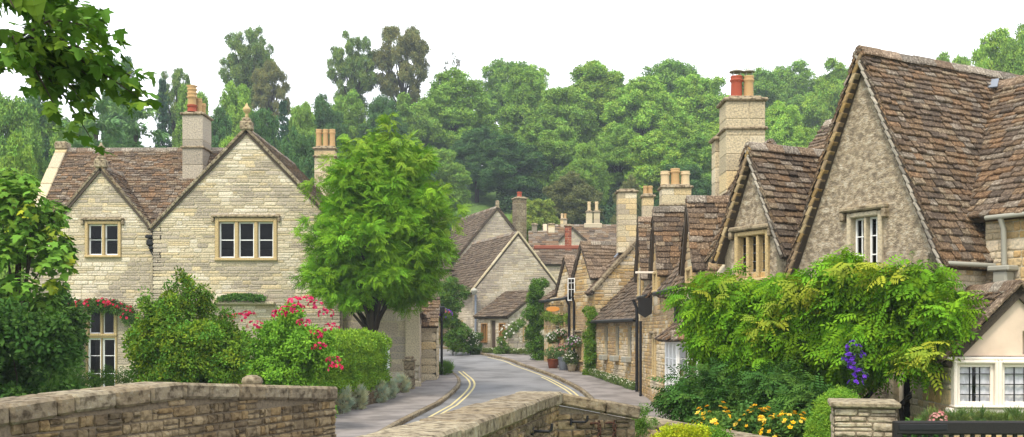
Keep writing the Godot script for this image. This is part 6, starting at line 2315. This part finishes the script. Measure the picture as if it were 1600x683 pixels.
	o = thing("purple_clematis", "purple clematis flowers hanging below the wisteria above the box bush", "climbing plant", Vector3(5.032, 0.578, -15.9))
	leaves("foliage", o, "clump", "leaf", puffs, 0.12, pal(Color(0.06, 0.12, 0.02)), {"inner": 0.3})
	blooms(o, puffs.map(func(p): return [p[0], p[1], 16]), 0.065, [Color(0.13, 0.04, 0.42), Color(0.18, 0.06, 0.5), Color(0.09, 0.03, 0.33)])
	mb = MB.new()
	mb.tube([Vector3(0, -1.5, 0), Vector3(0.02, -0.6, 0.02), Vector3(0, 0.2, 0), Vector3(0.02, 0.9, 0)], [0.015, 0.012, 0.01, 0.006], 5)
	put(mb, "stem", M.bark, o)
	# yellow-flowered shrubs
	k = 0
	for s in [[2.965, 16.0], [3.442, 15.4], [3.726, 14.8]]:
		puffs = puff_cloud(Vector3(0, 0.85, 0), Vector3(0.42, 0.66, 0.4), 14, 0.22, 80, {"low": -0.9})
		o = bush("yellow_shrub", "shrub with golden yellow flowers under the wisteria, %s" % ["nearest the bay window", "middle one of three", "beside the clipped box bush"][k], "shrub", Vector3(s[0], -0.9, -s[1]), puffs, "clump", 0.19, Color(0.075, 0.150, 0.028), {"inner": 0.35, "group": "yellow-flowered shrubs"})
		blooms(o, [[Vector3(0, 0.9, 0.12), Vector3(0.46, 0.66, 0.42), 85]], 0.08, [Color(0.75, 0.48, 0.02), Color(0.7, 0.40, 0.02), Color(0.78, 0.56, 0.08)])
		k += 1
	k = 0
	for s in [[3.572, 0.458, 17.6], [4.431, 0.699, 16.2], [4.3, 0.739, 17.2], [3.176, 0.747, 18], [3.908, 0.844, 18.2]]:
		puffs = puff_cloud(Vector3(0, 0.55, 0), Vector3(0.48, 0.75, 0.4), 14, 0.27, 60, {"low": -0.9})
		bush("fern_bush", "%s leafy green shrub in the shade below the wisteria" % ["front left", "darker right-hand", "middle", "far left", "half hidden rear"][k], "shrub", Vector3(s[0], s[1] - 1.0, -s[2]), puffs, "pinnate", 0.26, Color(0.055, 0.125, 0.022), {"inner": 0.3, "spray": true, "group": "shade shrubs below the wisteria"})
		k += 1
	# clipped box ball
	o = thing("box_bush", "clipped round box bush behind the square gate pier", "bush", Vector3(4.006, -1.1, -13.3))
	leaves("foliage", o, "fine", "leaf", [[Vector3(0, 1.22, 0), Vector3(0.42, 0.86, 0.42), 3000], [Vector3(0, 1.1, 0), Vector3(0.33, 0.75, 0.33), 900]], 0.10, pal(Color(0.19, 0.33, 0.035), 0.2), {"inner": 0.93, "vary": 0.0})
	trunk(o, Vector3.ZERO, Vector3(0, 0.9, 0), 0.04, [], "bark", "stem")
	# plants around the gate and under the porch windows
	puffs = puff_cloud(Vector3(0, 1.25, 0), Vector3(0.26, 0.45, 0.25), 12, 0.15, 44, {"low": -0.9})
	bush("leafy_plant", "broad-leaved green plant between the gate pier and the porch", "plant", Vector3(5.13, -1.1, -13.8), puffs, "clump", 0.20, Color(0.060, 0.140, 0.026), {"inner": 0.3})
	o = bush("astilbe", "small pink feathery flower beside the porch window", "flowers", Vector3(5.798, -0.9, -14.8), [[Vector3(0, 0.85, 0), Vector3(0.12, 0.25, 0.12), 60]], "tuft", 0.2, Color(0.08, 0.15, 0.04), {"stem": 0.02})
	blooms(o, [[Vector3(0, 1.34, 0), Vector3(0.13, 0.20, 0.1), 90]], 0.04, [Color(0.6, 0.24, 0.24), Color(0.55, 0.30, 0.27)])
	puffs = []
	for i in 9:
		puffs.append([Vector3(-0.62 + i * 0.16, 1.28 + rf(-0.03, 0.04), rf(-0.05, 0.05)), Vector3(0.12, 0.10, 0.12), 34])
	bush("window_plants", "row of leafy herbs along the porch's window sill", "plants", Vector3(6.398, -0.8, -14.9), puffs, "tuft", 0.14, Color(0.14, 0.20, 0.06), {"stem": 0.01, "fork": 1.0})
	puffs = puff_cloud(Vector3(0, 0.85, 0), Vector3(0.26, 0.2, 0.3), 12, 0.12, 50, {"low": -0.5})
	bush("euphorbia", "acid yellow euphorbia clump in front of the garden wall, bottom right of centre", "plant", Vector3(1.757, 0.708-1.03, -11.4), puffs, "fine", 0.12, Color(0.40, 0.42, 0.02), {"inner": 0.3, "fork": 0.7})
	puffs = puff_cloud(Vector3(0, 0.8, 0), Vector3(0.22, 0.15, 0.25), 8, 0.12, 40, {"low": -0.5})
	bush("herb_clump", "bright green herb clump just right of the yellow euphorbia", "plant", Vector3(2.079, 0.607-0.9, -11.4), puffs, "fine", 0.12, Color(0.13, 0.25, 0.03), {"inner": 0.3, "fork": 0.6})
	puffs = []
	for i in 8:
		puffs.append([Vector3(rf(-0.2, 0.25), rf(-0.1, 0.25), rf(-0.1, 0.1)), Vector3(0.10, 0.08, 0.08), 22])
	bush("wall_weed", "small weeds growing from the garden wall by the parapet end", "weeds", Vector3(1.502, 0.499, -13.8), puffs, "fine", 0.09, Color(0.11, 0.2, 0.03), {"stem": 0.0})
	# weeds along the bay cottage's foot
	puffs = []
	for i in 9:
		puffs.append([Vector3(4.12, road_y(28) + 0.2, -(30.5 - i * 0.55)), Vector3(0.12, 0.12, 0.25), 30])
	o = thing("weed_border", "thin green weeds along the foot of the bay window cottage", "weeds", Vector3.ZERO)
	leaves("foliage", o, "tuft", "leaf", puffs, 0.22, pal(Color(0.13, 0.18, 0.06)), {"inner": 0.2})


func pot(called: String, label: String, at: Vector3, r: float, hgt: float, m: String, leaf: Color, flower: Array, spread: float, group := "potted plants by the flower cottage") -> void:
	var o := thing(called, label, "potted plant", at, 0.0, group)
	var mb := MB.new()
	mb.lathe([Vector2(0.001, 0), Vector2(r * 0.7, 0), Vector2(r * 0.95, hgt * 0.85), Vector2(r * 1.06, hgt * 0.86), Vector2(r * 1.06, hgt), Vector2(r * 0.9, hgt), Vector2(r * 0.85, hgt * 0.85), Vector2(0.001, hgt * 0.84)], Vector3.ZERO, 14)
	put(mb, "pot", M[m], o)
	leaves("foliage", o, "clump", "leaf", [[Vector3(0, hgt + spread * 0.6, 0), Vector3(spread, spread * 0.8, spread), 110]], 0.16, pal(leaf), {"inner": 0.3})
	if flower:
		blooms(o, [[Vector3(0, hgt + spread * 0.7, 0), Vector3(spread * 1.05, spread * 0.8, spread * 1.05), 55]], 0.07, flower)


func build_small_things() -> void:
	# pots by the flower cottage
	pot("flower_pot", "terracotta pot of white flowers nearest the road by the flower cottage", Vector3(1.75, road_y(46.4) + 0.11, -46.4), 0.26, 0.4, "terracotta", Color(0.09, 0.16, 0.05), [], 0.38)
	pot("flower_pot", "grey tub of pink flowers beside the terracotta pot", Vector3(2.15, road_y(45.3) + 0.11, -45.3), 0.24, 0.55, "lead", Color(0.09, 0.16, 0.05), [Color(0.6, 0.2, 0.2), Color(0.65, 0.45, 0.4)], 0.38)
	pot("flower_pot", "grey stone pot with purple-tinted leaves by the drainpipe", Vector3(2.45, road_y(44.9) + 0.11, -44.6), 0.2, 0.3, "ashlar", Color(0.10, 0.15, 0.05), [Color(0.6, 0.6, 0.5)], 0.36)
	var hb := [["hanging basket of white flowers left of the cottage door", 1.78, 47.6, 1.42, 0.33, [Color(0.72, 0.72, 0.66)]], ["hanging basket of mixed flowers beside the cottage door", 2.05, 46.3, 1.6, 0.3, [Color(0.65, 0.5, 0.45), Color(0.7, 0.7, 0.6)]], ["hanging basket of white flowers between the black drainpipes", 2.55, 44.3, 1.25, 0.34, [Color(0.72, 0.72, 0.66), Color(0.5, 0.3, 0.45)]], ["hanging basket spilling purple petunias over the left pavement", -2.92, 46.0, 2.35, 0.40, [Color(0.16, 0.05, 0.5), Color(0.22, 0.08, 0.55), Color(0.55, 0.14, 0.06)]]]
	for s in hb:
		var o := thing("hanging_basket", s[0], "hanging basket", Vector3(s[1], s[3], -float(s[2])), 0.0, "hanging baskets in the street")
		var mb := MB.new()
		mb.lathe([Vector2(0.001, -0.2), Vector2(0.12, -0.17), Vector2(0.19, -0.05), Vector2(0.2, 0.02), Vector2(0.001, 0.0)], Vector3.ZERO, 12)
		put(mb, "basket", M.terracotta, o)
		var wb := MB.new()
		var inward: float = 0.5 if s[1] > 0 else -0.5
		wb.tube([Vector3(0, 0, 0), Vector3(0, 0.55, 0), Vector3(inward, 0.6, 0)], [0.012, 0.012, 0.014], 5)
		put(wb, "bracket", M.iron, o)
		var r: float = s[4]
		leaves("foliage", o, "clump", "leaf", [[Vector3(0, 0.06, 0), Vector3(r, r * 0.75, r), 130]], 0.16, pal(Color(0.09, 0.16, 0.04)), {"inner": 0.3})
		blooms(o, [[Vector3(0, 0.06, 0), Vector3(r * 1.05, r * 0.8, r * 1.05), 80 if s[1] > 0 else 170]], 0.075, s[5])
	# orange oval sign
	var os := thing("oval_sign", "orange oval shop sign hanging on the flower cottage", "sign", Vector3(1.762, 2.719, -46.8), -0.3)
	var mb := MB.new()
	var pts := PackedVector2Array()
	for k in 20:
		pts.append(Vector2(cos(TAU * k / 20) * 0.30, sin(TAU * k / 20) * 0.11))
	mb.prism(pts, Transform3D(), -0.015, 0.015)
	put(mb, "board", M.sign_orange, os)
	mb = MB.new()
	mb.bx(Vector3(0.1, 0.16, 0), Vector3(0.75, 0.025, 0.025))
	mb.bx(Vector3(-0.15, 0.13, 0), Vector3(0.012, 0.07, 0.012))
	mb.bx(Vector3(0.15, 0.13, 0), Vector3(0.012, 0.07, 0.012))
	put(mb, "bracket", M.iron, os)
	# black hanging sign board on its white bracket
	var hs := thing("hanging_sign", "black shield-shaped hanging sign board on a white bracket above the pavement", "sign", Vector3(3.952, 2.688, -32.3), 0.0)
	pts = PackedVector2Array([Vector2(-0.2, -0.42), Vector2(0.0, -0.54), Vector2(0.2, -0.42), Vector2(0.22, 0.05), Vector2(-0.22, 0.05)])
	mb = MB.new()
	mb.prism(pts, Transform3D(), -0.02, 0.02)
	put(mb, "board", M.black_wood, hs)
	mb = MB.new()
	mb.bx(Vector3(0.02, 0.80, 0), Vector3(0.62, 0.06, 0.06), 0.01)
	put(mb, "bracket", M.cream_paint, hs)
	mb = MB.new()
	for x in [-0.15, 0.15]:
		mb.bx(Vector3(x, 0.41, 0), Vector3(0.014, 0.74, 0.014))
	put(mb, "hanger", M.iron, hs)
	# street pole with white upper half beside the low cottage
	var pole := thing("sign_post", "tall slim post, black below and pale above, at the low cottage's near corner", "post", Vector3(4.091, road_y(34.6) + 0.1, -34.6))
	pipe(pole, [Vector3.ZERO, Vector3(0, 2.4, 0)], 0.045, "iron", "shaft")
	pipe(pole, [Vector3(-0.03, 2.4, 0.02), Vector3(-0.03, 4.1, 0.02)], 0.035, "ashlar", "upper_shaft")
	# corner lamp on the gable cottage
	var lamp := thing("corner_lamp", "grey bracket lamp on the gable cottage's corner", "lamp", Vector3(-2.065, 3.94, -59.55))
	mb = MB.new()
	mb.lathe([Vector2(0.001, -0.18), Vector2(0.10, -0.16), Vector2(0.17, 0.05), Vector2(0.19, 0.08), Vector2(0.08, 0.18), Vector2(0.001, 0.22)], Vector3.ZERO, 12)
	put(mb, "lantern", M.grey_iron, lamp)
	mb = MB.new()
	mb.bx(Vector3(0.0, -0.02, -0.2), Vector3(0.04, 0.04, 0.4))
	put(mb, "bracket", M.iron, lamp)
	# red letter board by the bay, stone planter with geranium
	var rb := thing("red_notice", "narrow red notice board fixed beside the white bay window", "sign", Vector3(4.22, 0.9, -27.3))
	mb = MB.new()
	mb.bx(Vector3(-0.04, 0, 0), Vector3(0.10, 0.55, 0.14), 0.012)
	put(mb, "board", M.red_phone, rb)
	var pl := thing("stone_planter", "pale stone urn planter with red geranium below the bay window", "planter", Vector3(3.829, road_y(24.2) - 0.05, -24.2))
	mb = MB.new()
	mb.bx(Vector3(0, 0.12, 0), Vector3(0.34, 0.26, 0.34), 0.03)
	mb.lathe([Vector2(0.001, 0.25), Vector2(0.12, 0.25), Vector2(0.10, 0.34), Vector2(0.17, 0.48), Vector2(0.20, 0.66), Vector2(0.22, 0.70), Vector2(0.16, 0.70), Vector2(0.001, 0.66)], Vector3.ZERO, 14)
	put(mb, "urn", M.ashlar, pl)
	leaves("foliage", pl, "clump", "leaf", [[Vector3(0, 0.82, 0), Vector3(0.12, 0.12, 0.12), 40]], 0.12, pal(Color(0.08, 0.15, 0.03)), {"inner": 0.3})
	blooms(pl, [[Vector3(-0.02, 0.93, 0.02), Vector3(0.09, 0.06, 0.09), 22]], 0.07, [Color(0.62, 0.01, 0.01)])
	# iron garden railing at the left
	var ra := thing("garden_railing", "thin black iron garden railing behind the left parapet", "railing", Vector3(-8.634, -0.5, -20.5))
	for y in [0.62, 1.0]:
		mb = MB.new()
		mb.bx(Vector3(0.4, y, 0), Vector3(0.9, 0.025, 0.012))
		put(mb, "rail", M.iron, ra)
	for i in 5:
		mb = MB.new()
		mb.bx(Vector3(0.02 + i * 0.19, 0.5, 0), Vector3(0.016, 1.1, 0.016))
		put(mb, "upright", M.iron, ra)
	# rough boulder on the garden wall behind the parapet
	var bo := MB.new()
	bo.lathe([Vector2(0.001, 0), Vector2(0.17, 0.0), Vector2(0.22, 0.12), Vector2(0.2, 0.22), Vector2(0.1, 0.29), Vector2(0.001, 0.30)], Vector3.ZERO, 9)
	var bs := put(bo, "boulder", M.old_stone, null, Color(0.30, 0.26, 0.20))
	bs.position = Vector3(-3.702, 0.934, -15.5)
	bs.scale = Vector3(0.7, 0.55, 0.6)
	tag(bs, "rounded lump of pale stone standing behind the left parapet's coping", "stone")
	var pp := thing("stone_post", "stub of rubble wall carrying the round stone lump behind the parapet", "wall", Vector3(-3.702, -0.6, -15.5))
	for i in 6:
		mb = MB.new()
		mb.bx(Vector3(0, 0.13 + i * 0.255, 0), Vector3(0.44, 0.25, 0.4), 0.03)
		put(mb, "block", M.old_stone, pp, TONES.bridge[i])
